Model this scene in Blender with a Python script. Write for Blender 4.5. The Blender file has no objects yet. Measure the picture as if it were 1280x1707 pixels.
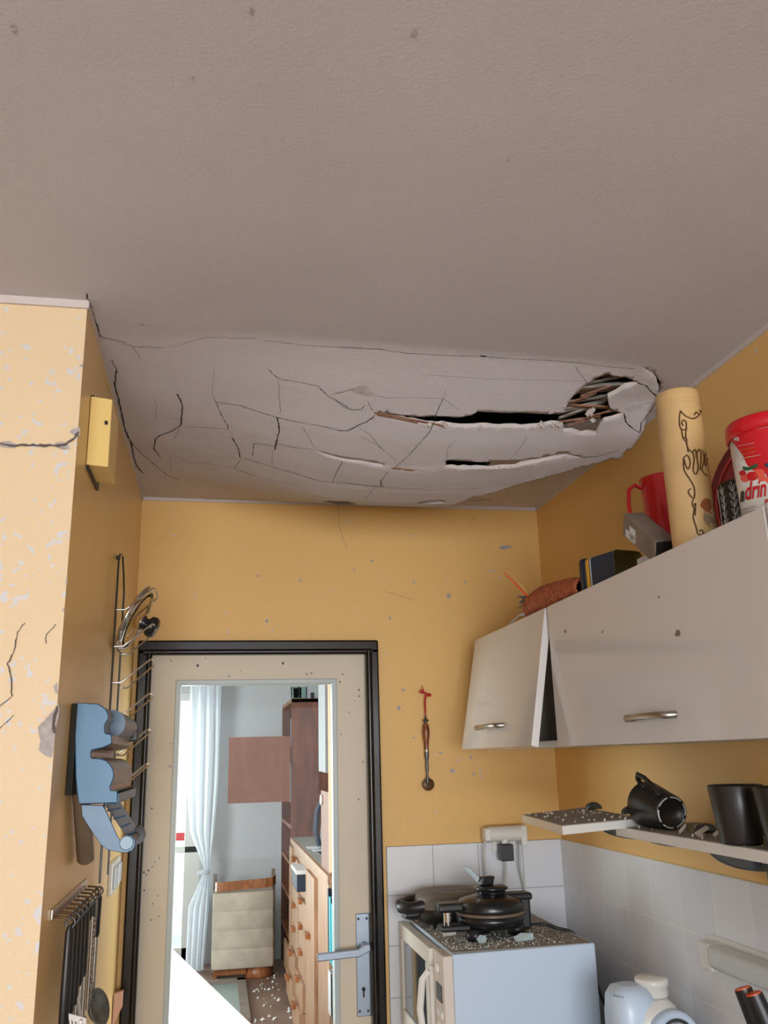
import bpy, bmesh, math, random
from mathutils import Vector, Matrix, noise
from mathutils.geometry import delaunay_2d_cdt
random.seed(7)
S = bpy.context.scene; COL = S.collection
V = Vector
# ------------------------------------------------------------ camera, world, light, exposure
W_, H_, F_ = 1280.0, 1707.0, 1441.2
YAW, PIT, ROL, EYE = 0.19156, 0.27560, -0.02668, V((0, 0, 1.68))
fw = V((math.sin(YAW)*math.cos(PIT), math.cos(YAW)*math.cos(PIT), math.sin(PIT)))
r0 = V((math.cos(YAW), -math.sin(YAW), 0)); u0 = r0.cross(fw)
rt = math.cos(ROL)*r0+math.sin(ROL)*u0; up = -math.sin(ROL)*r0+math.cos(ROL)*u0
cd = bpy.data.cameras.new('camera'); cam = bpy.data.objects.new('camera', cd); COL.objects.link(cam)
cd.sensor_fit = 'VERTICAL'; cd.sensor_height = 24; cd.lens = 24*F_/H_; cd.clip_start = .02
cam.matrix_world = Matrix.Translation(EYE) @ Matrix((rt, up, -fw)).transposed().to_4x4()
S.camera = cam
S.view_settings.view_transform = 'Standard'; S.view_settings.look = 'None'
S.view_settings.gamma = 1; S.view_settings.exposure = 0.3; S.view_settings.use_curve_mapping = False
w = bpy.data.worlds.new('world'); S.world = w; w.use_nodes = True
w.node_tree.nodes['Background'].inputs[0].default_value = (.78, .88, 1, 1)
w.node_tree.nodes['Background'].inputs[1].default_value = 1.6
def area(name, loc, target, sx, sy, power, col):
    l = bpy.data.lights.new(name, 'AREA'); l.shape = 'RECTANGLE'; l.size = sx; l.size_y = sy; l.energy = power; l.color = col
    o = bpy.data.objects.new(name, l); COL.objects.link(o); o.location = loc
    o.rotation_euler = (V(target)-V(loc)).to_track_quat('-Z', 'Y').to_euler(); return o
area('kitchen_window_daylight', (.0, -3.5, 1.45), (.1, 2, 1.5), 2.3, 1.7, 165, (.93, .965, 1))
area('added_side_fill', (1.33, 3.66, 1.62), (-.3, 3.4, 1.2), 1.0, 1.2, 36, (1, .99, .97))  # unseen source, added to brighten the left kitchen wall beside the door
area('added_room_fill', (-2.35, 4.4, 1.6), (.6, 5.4, 1.1), 1.9, 1.5, 120, (.97, .98, 1))  # unseen source, added to fill the living room with light
area('balcony_daylight', (-.9, 8.75, 1.4), (-.3, 5, 1.1), 1.6, 2.0, 75, (1, .99, .98))

# ------------------------------------------------------------ unprojection on real planes
def pix(x, y, ax, val):
    d = (x-W_/2)*rt-(y-H_/2)*up+F_*fw; t = (val-EYE[ax])/d[ax]; return EYE+d*t

# ------------------------------------------------------------ materials
def srgb(r, g, b):
    f = lambda c: (c/255/12.92) if c <= 10 else ((c/255+.055)/1.055)**2.4
    return (f(r), f(g), f(b), 1)
def mat(name, col, rough=.6, metal=0, spec=.5, noise_amt=0, nscale=20, bump=0, bscale=60, coat=0, stretch=None, trans=0, bdet=3):
    m = bpy.data.materials.new(name); m.use_nodes = True; nt = m.node_tree; b = nt.nodes['Principled BSDF']
    c = srgb(*col); b.inputs['Base Color'].default_value = c; b.inputs['Roughness'].default_value = rough
    b.inputs['Metallic'].default_value = metal; b.inputs['Specular IOR Level'].default_value = spec
    b.inputs['Coat Weight'].default_value = coat; b.inputs['Coat Roughness'].default_value = .08
    b.inputs['Transmission Weight'].default_value = trans
    tc = nt.nodes.new('ShaderNodeTexCoord'); src = tc.outputs['Object']
    if stretch:
        mp = nt.nodes.new('ShaderNodeMapping'); mp.inputs['Scale'].default_value = stretch; nt.links.new(src, mp.inputs[0]); src = mp.outputs[0]
    if noise_amt:
        n = nt.nodes.new('ShaderNodeTexNoise'); n.inputs['Scale'].default_value = nscale; n.inputs['Detail'].default_value = 5
        nt.links.new(src, n.inputs['Vector'])
        r = nt.nodes.new('ShaderNodeValToRGB'); r.color_ramp.elements[0].position = .3; r.color_ramp.elements[1].position = .7
        k = 1-noise_amt; r.color_ramp.elements[0].color = (c[0]*k, c[1]*k, c[2]*k, 1)
        k = 1+noise_amt*.5; r.color_ramp.elements[1].color = (min(1, c[0]*k), min(1, c[1]*k), min(1, c[2]*k), 1)
        nt.links.new(n.outputs[0], r.inputs[0]); nt.links.new(r.outputs[0], b.inputs['Base Color'])
    if bump:
        n = nt.nodes.new('ShaderNodeTexNoise'); n.inputs['Scale'].default_value = bscale; n.inputs['Detail'].default_value = bdet; n.inputs['Roughness'].default_value = .5 if bdet == 3 else .75
        bp = nt.nodes.new('ShaderNodeBump'); bp.inputs['Strength'].default_value = bump; bp.inputs['Distance'].default_value = .003
        nt.links.new(tc.outputs['Object'], n.inputs['Vector']); nt.links.new(n.outputs[0], bp.inputs['Height']); nt.links.new(bp.outputs[0], b.inputs['Normal'])
    return m
def wall_paint(name, col, chipcol, thr, rough=.5, scale=9, spec=.4):
    m = mat(name, col, rough, bump=.25, bscale=180, spec=spec); nt = m.node_tree; b = nt.nodes['Principled BSDF']
    tc = nt.nodes.new('ShaderNodeTexCoord')
    n = nt.nodes.new('ShaderNodeTexNoise'); n.inputs['Scale'].default_value = scale*5; n.inputs['Detail'].default_value = 2; n.inputs['Roughness'].default_value = .6
    n2 = nt.nodes.new('ShaderNodeTexNoise'); n2.inputs['Scale'].default_value = scale*.7; n2.inputs['Detail'].default_value = 2
    nt.links.new(tc.outputs['Object'], n.inputs['Vector']); nt.links.new(tc.outputs['Object'], n2.inputs['Vector'])
    a = nt.nodes.new('ShaderNodeMath'); a.operation = 'MULTIPLY_ADD'; a.inputs[1].default_value = .35
    nt.links.new(n2.outputs[0], a.inputs[0]); nt.links.new(n.outputs[0], a.inputs[2])
    r = nt.nodes.new('ShaderNodeValToRGB'); r.color_ramp.elements[0].position = thr; r.color_ramp.elements[1].position = thr+.012
    r.color_ramp.elements[0].color = (0, 0, 0, 1); r.color_ramp.elements[1].color = (1, 1, 1, 1)
    nt.links.new(a.outputs[0], r.inputs[0])
    n3 = nt.nodes.new('ShaderNodeTexNoise'); n3.inputs['Scale'].default_value = 2.2; nt.links.new(tc.outputs['Object'], n3.inputs['Vector'])
    r3 = nt.nodes.new('ShaderNodeValToRGB'); c = srgb(*col); r3.color_ramp.elements[0].color = (c[0]*.93, c[1]*.9, c[2]*.85, 1); r3.color_ramp.elements[1].color = c
    nt.links.new(n3.outputs[0], r3.inputs[0])
    mx = nt.nodes.new('ShaderNodeMix'); mx.data_type = 'RGBA'; nt.links.new(r.outputs[0], mx.inputs[0]); nt.links.new(r3.outputs[0], mx.inputs[6])
    mx.inputs[7].default_value = srgb(*chipcol); nt.links.new(mx.outputs[2], b.inputs['Base Color']); return m
def tile_mat(name, axis):
    m = mat(name, (205, 206, 208), .22, spec=.5); nt = m.node_tree; b = nt.nodes['Principled BSDF']
    g = nt.nodes.new('ShaderNodeNewGeometry'); s = nt.nodes.new('ShaderNodeSeparateXYZ'); nt.links.new(g.outputs['Position'], s.inputs[0])
    cb = nt.nodes.new('ShaderNodeCombineXYZ')
    def add(o, v):
        a = nt.nodes.new('ShaderNodeMath'); a.operation = 'ADD'; a.inputs[1].default_value = v; nt.links.new(o, a.inputs[0]); return a.outputs[0]
    nt.links.new(add(s.outputs[axis], 10*.15-TILE0[axis]), cb.inputs[0]); nt.links.new(add(s.outputs[2], 20*.1435-1.405), cb.inputs[1])
    br = nt.nodes.new('ShaderNodeTexBrick'); br.offset = 0; br.inputs['Scale'].default_value = 1
    br.inputs['Brick Width'].default_value = .15; br.inputs['Row Height'].default_value = .1435; br.inputs['Mortar Size'].default_value = .0016; br.inputs['Mortar Smooth'].default_value = .3
    br.inputs['Color1'].default_value = srgb(222, 223, 226); br.inputs['Color2'].default_value = srgb(216, 217, 221); br.inputs['Mortar'].default_value = srgb(168, 168, 166) if axis == 0 else srgb(238, 236, 230)
    nt.links.new(cb.outputs[0], br.inputs['Vector']); nt.links.new(br.outputs['Color'], b.inputs['Base Color'])
    bp = nt.nodes.new('ShaderNodeBump'); bp.inputs['Strength'].default_value = .5; bp.inputs['Distance'].default_value = .002; bp.invert = True
    nt.links.new(br.outputs['Fac'], bp.inputs['Height']); nt.links.new(bp.outputs[0], b.inputs['Normal']); return m
def wood(name, c1, c2, sc=(14, 14, 1.2), rough=.5):
    m = mat(name, c1, rough); nt = m.node_tree; b = nt.nodes['Principled BSDF']
    tc = nt.nodes.new('ShaderNodeTexCoord'); mp = nt.nodes.new('ShaderNodeMapping'); mp.inputs['Scale'].default_value = sc
    n = nt.nodes.new('ShaderNodeTexNoise'); n.inputs['Scale'].default_value = 3; n.inputs['Detail'].default_value = 6; n.inputs['Distortion'].default_value = .6
    r = nt.nodes.new('ShaderNodeValToRGB'); r.color_ramp.elements[0].position = .35; r.color_ramp.elements[1].position = .65
    r.color_ramp.elements[0].color = srgb(*c2); r.color_ramp.elements[1].color = srgb(*c1)
    nt.links.new(tc.outputs['Object'], mp.inputs[0]); nt.links.new(mp.outputs[0], n.inputs['Vector']); nt.links.new(n.outputs[0], r.inputs[0]); nt.links.new(r.outputs[0], b.inputs['Base Color']); return m
def clear_glass(name, tint=(235, 245, 243), refl=.06):
    m = bpy.data.materials.new(name); m.use_nodes = True; nt = m.node_tree; nt.nodes.clear()
    o = nt.nodes.new('ShaderNodeOutputMaterial'); t = nt.nodes.new('ShaderNodeBsdfTransparent'); t.inputs[0].default_value = srgb(*tint)
    g = nt.nodes.new('ShaderNodeBsdfGlossy'); g.inputs['Roughness'].default_value = .03
    f = nt.nodes.new('ShaderNodeFresnel'); f.inputs[0].default_value = 1.12
    x = nt.nodes.new('ShaderNodeMixShader'); nt.links.new(f.outputs[0], x.inputs[0]); nt.links.new(t.outputs[0], x.inputs[1]); nt.links.new(g.outputs[0], x.inputs[2]); nt.links.new(x.outputs[0], o.inputs[0]); return m
TILE0 = {0: .236, 1: 2.86}
M = {}
M['yellow'] = wall_paint('yellow_paint', (229, 186, 116), (196, 192, 190), .925)
M['yellow_left'] = wall_paint('yellow_gloss_paint', (232, 196, 132), (196, 192, 190), .95, rough=.33, spec=.6)
M['yellow_chip'] = wall_paint('flaking_yellow_paint_lit', (226, 203, 166), (208, 205, 206), .808, scale=13)  # same wall paint, made paler for the stronger light on this face
M['ceil'] = mat('ceiling_plaster', (208, 201, 202), .85, bump=1.0, bscale=150, bdet=8, spec=.2, noise_amt=.05, nscale=3)
M['plaster_raw'] = mat('raw_plaster', (178, 170, 166), .95, bump=.8, bscale=220, noise_amt=.25, nscale=70)
M['plaster_white'] = mat('white_plaster', (204, 193, 188), .9, bump=.5, bscale=90)
M['crack'] = mat('crack_dark', (38, 32, 32), .95)
M['crackline'] = mat('crack_grey', (96, 84, 80), .95)
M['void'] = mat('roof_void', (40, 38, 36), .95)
M['lathgrey'] = wood('grey_lath', (168, 160, 150), (96, 88, 80), (3, 60, 60))
M['lathbrown'] = wood('brown_lath', (160, 118, 92), (108, 74, 54), (3, 60, 60))
M['tilex'] = tile_mat('back_tiles', 0); M['tiley'] = tile_mat('side_tiles', 1)
M['white'] = mat('white_gloss', (225, 222, 216), .25)
M['whitem'] = mat('white_matte', (228, 228, 226), .7)
M['whitewall'] = mat('white_wall', (205, 205, 206), .85, bump=.2, bscale=60)
M['cab'] = mat('cabinet_gloss', (215, 210, 206), .08, coat=0, spec=.28)
M['cabin'] = mat('cabinet_carcass', (222, 218, 212), .5)
M['cabdark'] = mat('cabinet_inside', (70, 60, 52), .7)
M['steel'] = mat('brushed_steel', (176, 172, 166), .3, 1)
M['chrome'] = mat('chrome', (210, 208, 206), .12, 1)
M['dsteel'] = mat('dark_steel', (96, 100, 104), .35, .9)
M['blackgl'] = mat('black_gloss', (26, 27, 30), .28, coat=.1)
M['black'] = mat('black_plastic', (28, 28, 30), .38)
M['mug'] = mat('black_glaze', (34, 31, 30), .33, spec=.5)
M['frame'] = mat('dark_gloss_frame', (20, 15, 16), .24, coat=.1, spec=.35, bump=.06, bscale=40)
M['door'] = mat('door_enamel', (205, 192, 170), .45, noise_amt=.05, nscale=5)
M['bead'] = mat('grey_bead', (168, 178, 178), .35)
M['handle'] = mat('nickel', (140, 150, 162), .38, .7)
M['glass'] = clear_glass('window_glass')
M['blue'] = mat('dusty_blue_plastic', (82, 126, 160), .45, noise_amt=.1, nscale=12)
M['bluedark'] = mat('dark_blue_plastic', (28, 72, 104), .35)
M['greybrown'] = mat('smoked_plastic', (112, 98, 84), .3)
M['red'] = mat('red_plastic', (196, 16, 30), .3)
M['redcloth'] = mat('red_ribbon', (180, 18, 22), .6)
M['cream'] = mat('cream_tin', (208, 172, 118), .4, noise_amt=.16, nscale=9)
M['gold'] = mat('antique_gold', (96, 66, 34), .4, .4)
M['wick'] = mat('wicker', (176, 92, 54), .55, noise_amt=.4, nscale=60)
M['handlewood'] = wood('turned_wood', (150, 88, 50), (96, 50, 26), (40, 40, 5), .3)
M['furn'] = wood('walnut_veneer', (124, 74, 54), (84, 46, 34), (9, 9, 1.0))
M['furnp'] = wood('plain_veneer', (134, 84, 64), (122, 74, 56), (5, 5, 1))
M['oak'] = wood('oak_veneer', (182, 142, 112), (158, 118, 88), (9, 9, 1.2))
M['oakh'] = wood('orange_wood', (170, 104, 60), (136, 76, 40), (9, 9, 3), .35)
M['peach'] = mat('peach_veneer', (222, 160, 126), .6)
M['shaded_panel'] = mat('shaded_white_panel', (150, 150, 150), .6)  # white cupboard faces, their shading put into the colour as grey
M['floor'] = mat('worn_wood_floor', (140, 112, 96), .5, noise_amt=.25, nscale=4)
M['debris'] = mat('debris_white', (225, 222, 216), .8)
M['cushion'] = mat('cream_cushion', (198, 184, 166), .9, noise_amt=.16, nscale=9, bump=.3, bscale=90)
M['curtain'] = mat('sheer_curtain', (235, 238, 245), .9)
nt_ = M['curtain'].node_tree; tl_ = nt_.nodes.new('ShaderNodeBsdfTranslucent'); tl_.inputs[0].default_value = (.93, .94, .96, 1); mx_ = nt_.nodes.new('ShaderNodeMixShader'); mx_.inputs[0].default_value = .5
nt_.links.new(nt_.nodes['Principled BSDF'].outputs[0], mx_.inputs[1]); nt_.links.new(tl_.outputs[0], mx_.inputs[2]); nt_.links.new(mx_.outputs[0], nt_.nodes['Material Output'].inputs[0])
M['shard'] = mat('broken_glass', (186, 204, 208), .08, spec=.8)
M['teal'] = mat('turquoise_cover', (64, 176, 190), .5)
M['navy'] = mat('navy_cover', (34, 46, 64), .5)
M['bookw'] = mat('pale_cover', (214, 216, 216), .6)
M['bookr'] = mat('maroon_cover', (120, 40, 40), .6)
M['orange'] = mat('orange_plastic', (226, 92, 40), .4)
M['cable'] = mat('grey_cable', (196, 196, 194), .5)
M['greybox'] = mat('grey_card', (132, 118, 106), .6, noise_amt=.2, nscale=14)
M['olive'] = mat('tin_inside', (150, 130, 70), .35, .3)
M['yel'] = mat('yellow_print', (214, 160, 50), .5)
M['bell'] = mat('yellow_enamel', (236, 204, 128), .35)
M['pinkwood'] = wood('pale_board', (214, 170, 150), (196, 148, 126), (9, 9, 2))
M['lamp'] = mat('lamp_diffuser', (205, 208, 206), .25)
M['skyp'] = mat('sky_tinted_plastic', (198, 214, 232), .3)  # white plastic with blue skylight mixed into its colour
M['dust'] = mat('dusty_top', (158, 152, 142), .9, noise_amt=.3, nscale=60)
M['worktop'] = mat('grey_worktop', (150, 145, 140), .6, noise_amt=.2, nscale=40)

# ------------------------------------------------------------ mesh helpers
class MB:
    def __init__(s): s.v = []; s.f = []; s.m = []; s.sm = []
    def add(s, vs, fs, mi=0, smooth=False):
        o = len(s.v); s.v += [tuple(p) for p in vs]; s.f += [tuple(i+o for i in f) for f in fs]; s.m += [mi]*len(fs); s.sm += [smooth]*len(fs); return s
    def hexa(s, c, mi=0):   # 8 corners bottom ccw then top
        return s.add(c, [(3, 2, 1, 0), (4, 5, 6, 7), (0, 1, 5, 4), (1, 2, 6, 5), (2, 3, 7, 6), (3, 0, 4, 7)], mi)
    def box(s, a, b, mi=0):
        x0, x1 = sorted((a[0], b[0])); y0, y1 = sorted((a[1], b[1])); z0, z1 = sorted((a[2], b[2]))
        return s.hexa([(x0, y0, z0), (x1, y0, z0), (x1, y1, z0), (x0, y1, z0), (x0, y0, z1), (x1, y0, z1), (x1, y1, z1), (x0, y1, z1)], mi)
    def obox(s, o, a, b, c, mi=0):  # origin + three edge vectors
        o, a, b, c = V(o), V(a), V(b), V(c)
        if a.cross(b).dot(c) < 0: a, b = b, a
        return s.hexa([o, o+a, o+a+b, o+b, o+c, o+a+c, o+a+b+c, o+b+c], mi)
    def tube(s, pts, r, n=8, mi=0, cap=True, closed=False, flat=None):
        pts = [V(p) for p in pts if p is not None]; N = len(pts); rr = r if isinstance(r, (list, tuple)) else [r]*N
        if N < 2: return s
        vs = []; prev = None
        for i, p in enumerate(pts):
            if closed: d = pts[(i+1) % N]-pts[i-1]
            else: d = pts[min(i+1, N-1)]-pts[max(i-1, 0)]
            d.normalize()
            if prev is None:
                a = d.orthogonal().normalized() if abs(d.z) > .99 else d.cross(V((0, 0, 1))).normalized()
            else:
                a = prev-d*prev.dot(d); a = a.normalized() if a.length > 1e-6 else d.orthogonal().normalized()
            prev = a; b = d.cross(a)
            fl = flat or 1
            for k in range(n):
                t = 2*math.pi*k/n; vs.append(p+a*(math.cos(t)*rr[i])+b*(math.sin(t)*rr[i]*fl))
        fs = []
        for i in range(N if closed else N-1):
            j = (i+1) % N
            for k in range(n): fs.append((i*n+k, i*n+(k+1) % n, j*n+(k+1) % n, j*n+k))
        s.add(vs, fs, mi, True)
        if cap and not closed: s.add(vs[:n], [tuple(range(n))[::-1]], mi); s.add(vs[-n:], [tuple(range(n))], mi)
        return s
    def lathe(s, prof, o=(0, 0, 0), ax=(0, 0, 1), n=32, mi=0, smooth=True, sx=1):
        ax = V(ax).normalized(); a = ax.orthogonal().normalized(); b = ax.cross(a); o = V(o); vs = []
        for (r, h) in prof:
            for k in range(n):
                t = 2*math.pi*k/n; vs.append(o+ax*h+a*(math.cos(t)*max(r, 1e-5))+b*(math.sin(t)*max(r, 1e-5)*sx))
        fs = []
        for i in range(len(prof)-1):
            for k in range(n): fs.append((i*n+k, i*n+(k+1) % n, (i+1)*n+(k+1) % n, (i+1)*n+k))
        return s.add(vs, fs, mi, smooth)
    def prism(s, poly, d, mi=0):   # poly: list of 3d points, extrude by d
        n = len(poly); P = [V(p) for p in poly]; d = V(d); vs = P+[p+d for p in P]
        fs = [tuple(range(n))[::-1], tuple(range(n, 2*n))]+[(i, (i+1) % n, n+(i+1) % n, n+i) for i in range(n)]
        return s.add(vs, fs, mi)
    def quad(s, *p, mi=0): return s.add(p, [tuple(range(len(p)))], mi)
    def mesh(s, name, mats, fix=True):
        me = bpy.data.meshes.new(name); me.from_pydata(s.v, [], s.f)
        for m in mats: me.materials.append(m)
        for p, mi, sm in zip(me.polygons, s.m, s.sm): p.material_index = mi; p.use_smooth = sm
        if fix:
            bm = bmesh.new(); bm.from_mesh(me); bmesh.ops.recalc_face_normals(bm, faces=bm.faces); bm.to_mesh(me); bm.free()
        return me
    def build(s, name, mats, parent=None, bevel=0, fix=True, seg=2):
        if not isinstance(mats, (list, tuple)): mats = [mats]
        o = bpy.data.objects.new(name, s.mesh(name, mats, fix)); COL.objects.link(o)
        if parent is not None:
            o.parent = parent; o.matrix_parent_inverse = Matrix.Translation(-ROOTLOC.get(parent.name, V((0, 0, 0))))
        if bevel:
            b = o.modifiers.new('bevel', 'BEVEL'); b.width = bevel; b.segments = seg; b.limit_method = 'ANGLE'; b.angle_limit = .7; b.harden_normals = False
        return o
ROOTLOC = {}
def tag(o, label, cat, group=None):
    o['label'] = label; o['category'] = cat
    if group: o['group'] = group
    return o
def thing(name, loc, label, cat, group=None):
    o = bpy.data.objects.new(name, None); COL.objects.link(o); o.location = loc; o.empty_display_size = .05
    ROOTLOC[o.name] = V(loc); return tag(o, label, cat, group)
def struct(o): o['kind'] = 'structure'; return o
def copy_tree(o, delta, parent=None):
    c = o.copy(); COL.objects.link(c)
    if parent is None: c.location = o.location+V(delta)
    else: c.parent = parent; c.matrix_parent_inverse = o.matrix_parent_inverse.copy()
    for ch in [x for x in o.children]: copy_tree(ch, delta, c)
    return c

XL, XR, YB, YC, HC = -.267, 1.125, 2.88, 1.575, 2.54
# ------------------------------------------------------------ ceiling with sagging, cracked plaster
def lerp_tab(tab, x):
    if x <= tab[0][0]: return tab[0][1]
    for (a, va), (b, vb) in zip(tab, tab[1:]):
        if x <= b: return va+(vb-va)*(x-a)/(b-a)
    return tab[-1][1]
PY = [(1.675, 0), (1.74, .022), (1.88, .083), (1.95, .117), (2.03, .143), (2.12, .158), (2.22, .164), (2.35, .155), (2.48, .128), (2.6, .09), (2.75, .04), (2.88, .004)]
AX = [(XL, .05), (-.2, .18), (-.1, .33), (0, .46), (.1, .62), (.2, .8), (.3, .94), (.42, 1), (.62, 1), (.74, .97), (.86, .93), (1.0, .92), (1.08, .9), (XR, .9)]
def yoff(X): return lerp_tab([(XL, .0), (-.15, .04), (0, -.01), (.3, .0), (.6, .015), (.9, .02), (XR, .02)], X)
TEAR = [(.95, 1.70), (1.01, 1.745), (1.04, 1.785), (1.055, 1.83), (1.05, 1.87), (1.058, 1.91), (1.045, 1.96), (1.03, 1.975), (1.035, 2.0), (1.0, 2.01), (.96, 2.03), (.90, 2.075), (.83, 2.13), (.76, 2.20), (.70, 2.28), (.66, 2.4)]
def outside_tear(X, Y):
    if X < .66 or Y < 1.6: return False
    poly = TEAR+[(.66, 2.95), (1.2, 2.95), (1.2, 1.6), (.93, 1.6)]; c = False
    for (ax, ay), (bx, by) in zip(poly, poly[-1:]+poly[:-1]):
        if (ay > Y) != (by > Y) and X < (bx-ax)*(Y-ay)/(by-ay)+ax: c = not c
    return c
def sag0(X, Y):
    a = (lerp_tab(AX, X-.03)+lerp_tab(AX, X)+lerp_tab(AX, X+.03))/3
    y = Y-yoff(X)*max(0, 1-(Y-1.7)/.3)
    p = (lerp_tab(PY, y-.012)+lerp_tab(PY, y)+lerp_tab(PY, y+.012))/3
    s = a*p
    # beyond the tear on the right the ceiling has stayed up
    if outside_tear(X, Y): s *= 1-.93*max(0, min(1, (X-.68)/.1))
    if X > .85 and Y < 1.92: s *= 1-.45*min(1, (X-.85)/.15)*min(1, (1.92-Y)/.1)
    s += .004*noise.noise(V((X*4, Y*5, 0)))*min(1, s/.03)
    return s
def on_ceil(px, py):
    d = ((px-W_/2)*rt-(py-H_/2)*up+F_*fw).normalized(); t = .9; prev = t
    f = lambda t: (EYE+d*t).z-(HC-sag0((EYE+d*t).x, (EYE+d*t).y))
    while t < 4.2 and f(t) < 0: prev = t; t += .01
    a, b = prev, t
    for _ in range(18):
        m = (a+b)/2
        if f(m) < 0: a = m
        else: b = m
    return EYE+d*b
def z6(x, y): return (160+x/2.667, 530+y/2.667)
def z7(x, y): return (560+x/2.207, 530+y/2.207)
def z1(x, y): return (x/2.667, 480+y/2.667)
G1u = [(132, 345), (160, 347), (230, 357), (300, 364), (370, 362), (455, 366), (500, 358), (520, 345), (600, 349), (700, 350), (780, 354), (838, 350)]
G1l = [(835, 388), (790, 380), (760, 388), (720, 396), (600, 394), (530, 392), (460, 394), (390, 384), (330, 384), (260, 372), (190, 360), (150, 352)]
HOLE = [(845, 330), (858, 305), (872, 288), (905, 260), (925, 240), (960, 222), (1000, 205), (1020, 214), (1062, 217), (1105, 232), (1108, 240), (1062, 256), (1030, 276), (1000, 292), (1002, 315), (1010, 335), (1030, 345), (1060, 348), (1045, 360), (1015, 366), (985, 375), (970, 395), (955, 428), (925, 420), (900, 423), (870, 414), (835, 410)]
GAP1 = [z7(*p) for p in G1u]+[z7(*p) for p in HOLE]+[z7(*p) for p in G1l]
GAP2 = [z7(*p) for p in [(405, 545), (403, 525), (420, 522), (470, 526), (540, 531), (620, 525), (700, 522), (760, 510), (830, 495), (850, 494), (885, 506), (915, 515), (880, 512), (850, 505), (760, 522), (700, 532), (640, 546), (560, 549), (470, 549)]]
GAP2b = [z6(*p) for p in [(965, 583), (1010, 598), (1060, 610), (1100, 620), (1180, 630), (1278, 648), (1278, 657), (1180, 640), (1100, 631), (1050, 618), (1000, 602)]]
GAP3 = [z6(*p) for p in [(1003, 815), (1040, 812), (1100, 816), (1155, 822), (1155, 829), (1090, 827), (1040, 822)]]
GAP4 = [z7(*p) for p in [(300, 680), (330, 674), (398, 671), (398, 682), (340, 685), (305, 688)]]
def ypath(pts):
    q = sorted([(on_ceil(*p).x, on_ceil(*p).y) for p in pts]); return q
g1 = ypath([((a[0]+b[0])/2, (a[1]+b[1])/2) for a, b in zip([z7(*p) for p in G1u], [z7(*p) for p in reversed(G1l)])])
g2 = ypath([z6(1000, 600), z6(1100, 625), z7(0, 512), z7(150, 540), z7(300, 556), z7(405, 542), z7(600, 540), z7(760, 517), z7(880, 510)])
def sag(X, Y):
    s = sag0(X, Y)
    for g, amp, x0, x1 in ((g1, .007, g1[0][0], 1.0), (g2, .005, g2[0][0], g2[-1][0])):
        if x0 < X < x1:
            yl = lerp_tab(g, X); win = min(1, (X-x0)/.15, (x1-X)/.1)
            if Y > yl: s += amp*win*max(0, 1-(Y-yl)/.14)
    return s
def dense(pl, step=9):
    out = []
    for (a, b) in zip(pl, pl[1:]+pl[:1]):
        n = max(1, int(math.hypot(b[0]-a[0], b[1]-a[1])/step))
        for k in range(n):
            t = k/n; out.append((a[0]+(b[0]-a[0])*t+random.uniform(-.7, .7)*(k > 0), a[1]+(b[1]-a[1])*t+random.uniform(-.7, .7)*(k > 0)))
    return out
cut = []
for gp in (GAP1, GAP2, GAP2b, GAP3, GAP4):
    pts = [on_ceil(*p) for p in dense(gp)]
    cut.append([V((p.x, p.y)) for p in pts])
tp_ = []; tm_ = []; TD = []
for (a, b) in zip(TEAR[:-1], TEAR[1:-1]):
    for k in range(5):
        t = k/5; TD.append(V((a[0]+(b[0]-a[0])*t+random.uniform(-.002, .002), a[1]+(b[1]-a[1])*t+random.uniform(-.002, .002))))
for i in range(1, len(TD)-1):
    d = (TD[i+1]-TD[i-1]).normalized(); n_ = V((-d.y, d.x))
    q_ = min(.006, .001+max(0, i-6)*.0006); tp_.append(TD[i]-n_*q_); tm_.append(TD[i]+n_*q_)
cut.append([TD[0]]+tp_+[TD[-1]]+tm_[::-1])
def inside(p, poly):
    c = False; n = len(poly)
    for i in range(n):
        a, b = poly[i], poly[i-1]
        if (a.y > p[1]) != (b.y > p[1]) and p[0] < (b.x-a.x)*(p[1]-a.y)/(b.y-a.y)+a.x: c = not c
    return c
vin = []; ein = []
NX, NY = 112, 106; Y0c = 1.575
for j in range(NY+1):
    for i in range(NX+1):
        x = XL+(XR-XL)*i/NX; y = Y0c+(YB-Y0c)*j/NY
        if 0 < i < NX and 0 < j < NY: x += random.uniform(-.003, .003); y += random.uniform(-.003, .003)
        vin.append(V((x, y)))
for c in cut:
    o = len(vin); vin += c; ein += [(o+i, o+(i+1) % len(c)) for i in range(len(c))]
cv, ce, cf, _, _, _ = delaunay_2d_cdt(vin, ein, [], 0, 1e-5)
faces = []
for f_ in cf:
    cx = sum(cv[i].x for i in f_)/len(f_); cy = sum(cv[i].y for i in f_)/len(f_)
    if any(inside((cx, cy), c) for c in cut): continue
    faces.append(tuple(f_)[::-1])
me = bpy.data.meshes.new('ceiling')
me.from_pydata([(p.x, p.y, HC-sag(p.x, p.y)) for p in cv], [], faces)
for m in (M['ceil'], M['plaster_raw'], M['crack'], M['crackline'], M['plaster_white']): me.materials.append(m)
bm = bmesh.new(); bm.from_mesh(me)
loose = [v for v in bm.verts if not v.link_faces]; bmesh.ops.delete(bm, geom=loose, context='VERTS')
bm.normal_update()
for f_ in bm.faces:
    if f_.normal.z > 0: f_.normal_flip()
    f_.smooth = True
# thickness of the plaster at every broken edge
be = [e for e in bm.edges if e.is_boundary and not all(v.co.x < XL+.001 or v.co.x > XR-.001 or v.co.y < Y0c+.001 or v.co.y > YB-.001 for v in e.verts)]
ret = bmesh.ops.extrude_edge_only(bm, edges=be); nv = [g for g in ret['geom'] if isinstance(g, bmesh.types.BMVert)]; nf = [g for g in ret['geom'] if isinstance(g, bmesh.types.BMFace)]
for v in nv: v.co.z += .008+random.uniform(0, .004)
for f_ in nf: f_.material_index = 4; f_.smooth = False
bm.to_mesh(me); bm.free()
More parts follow.
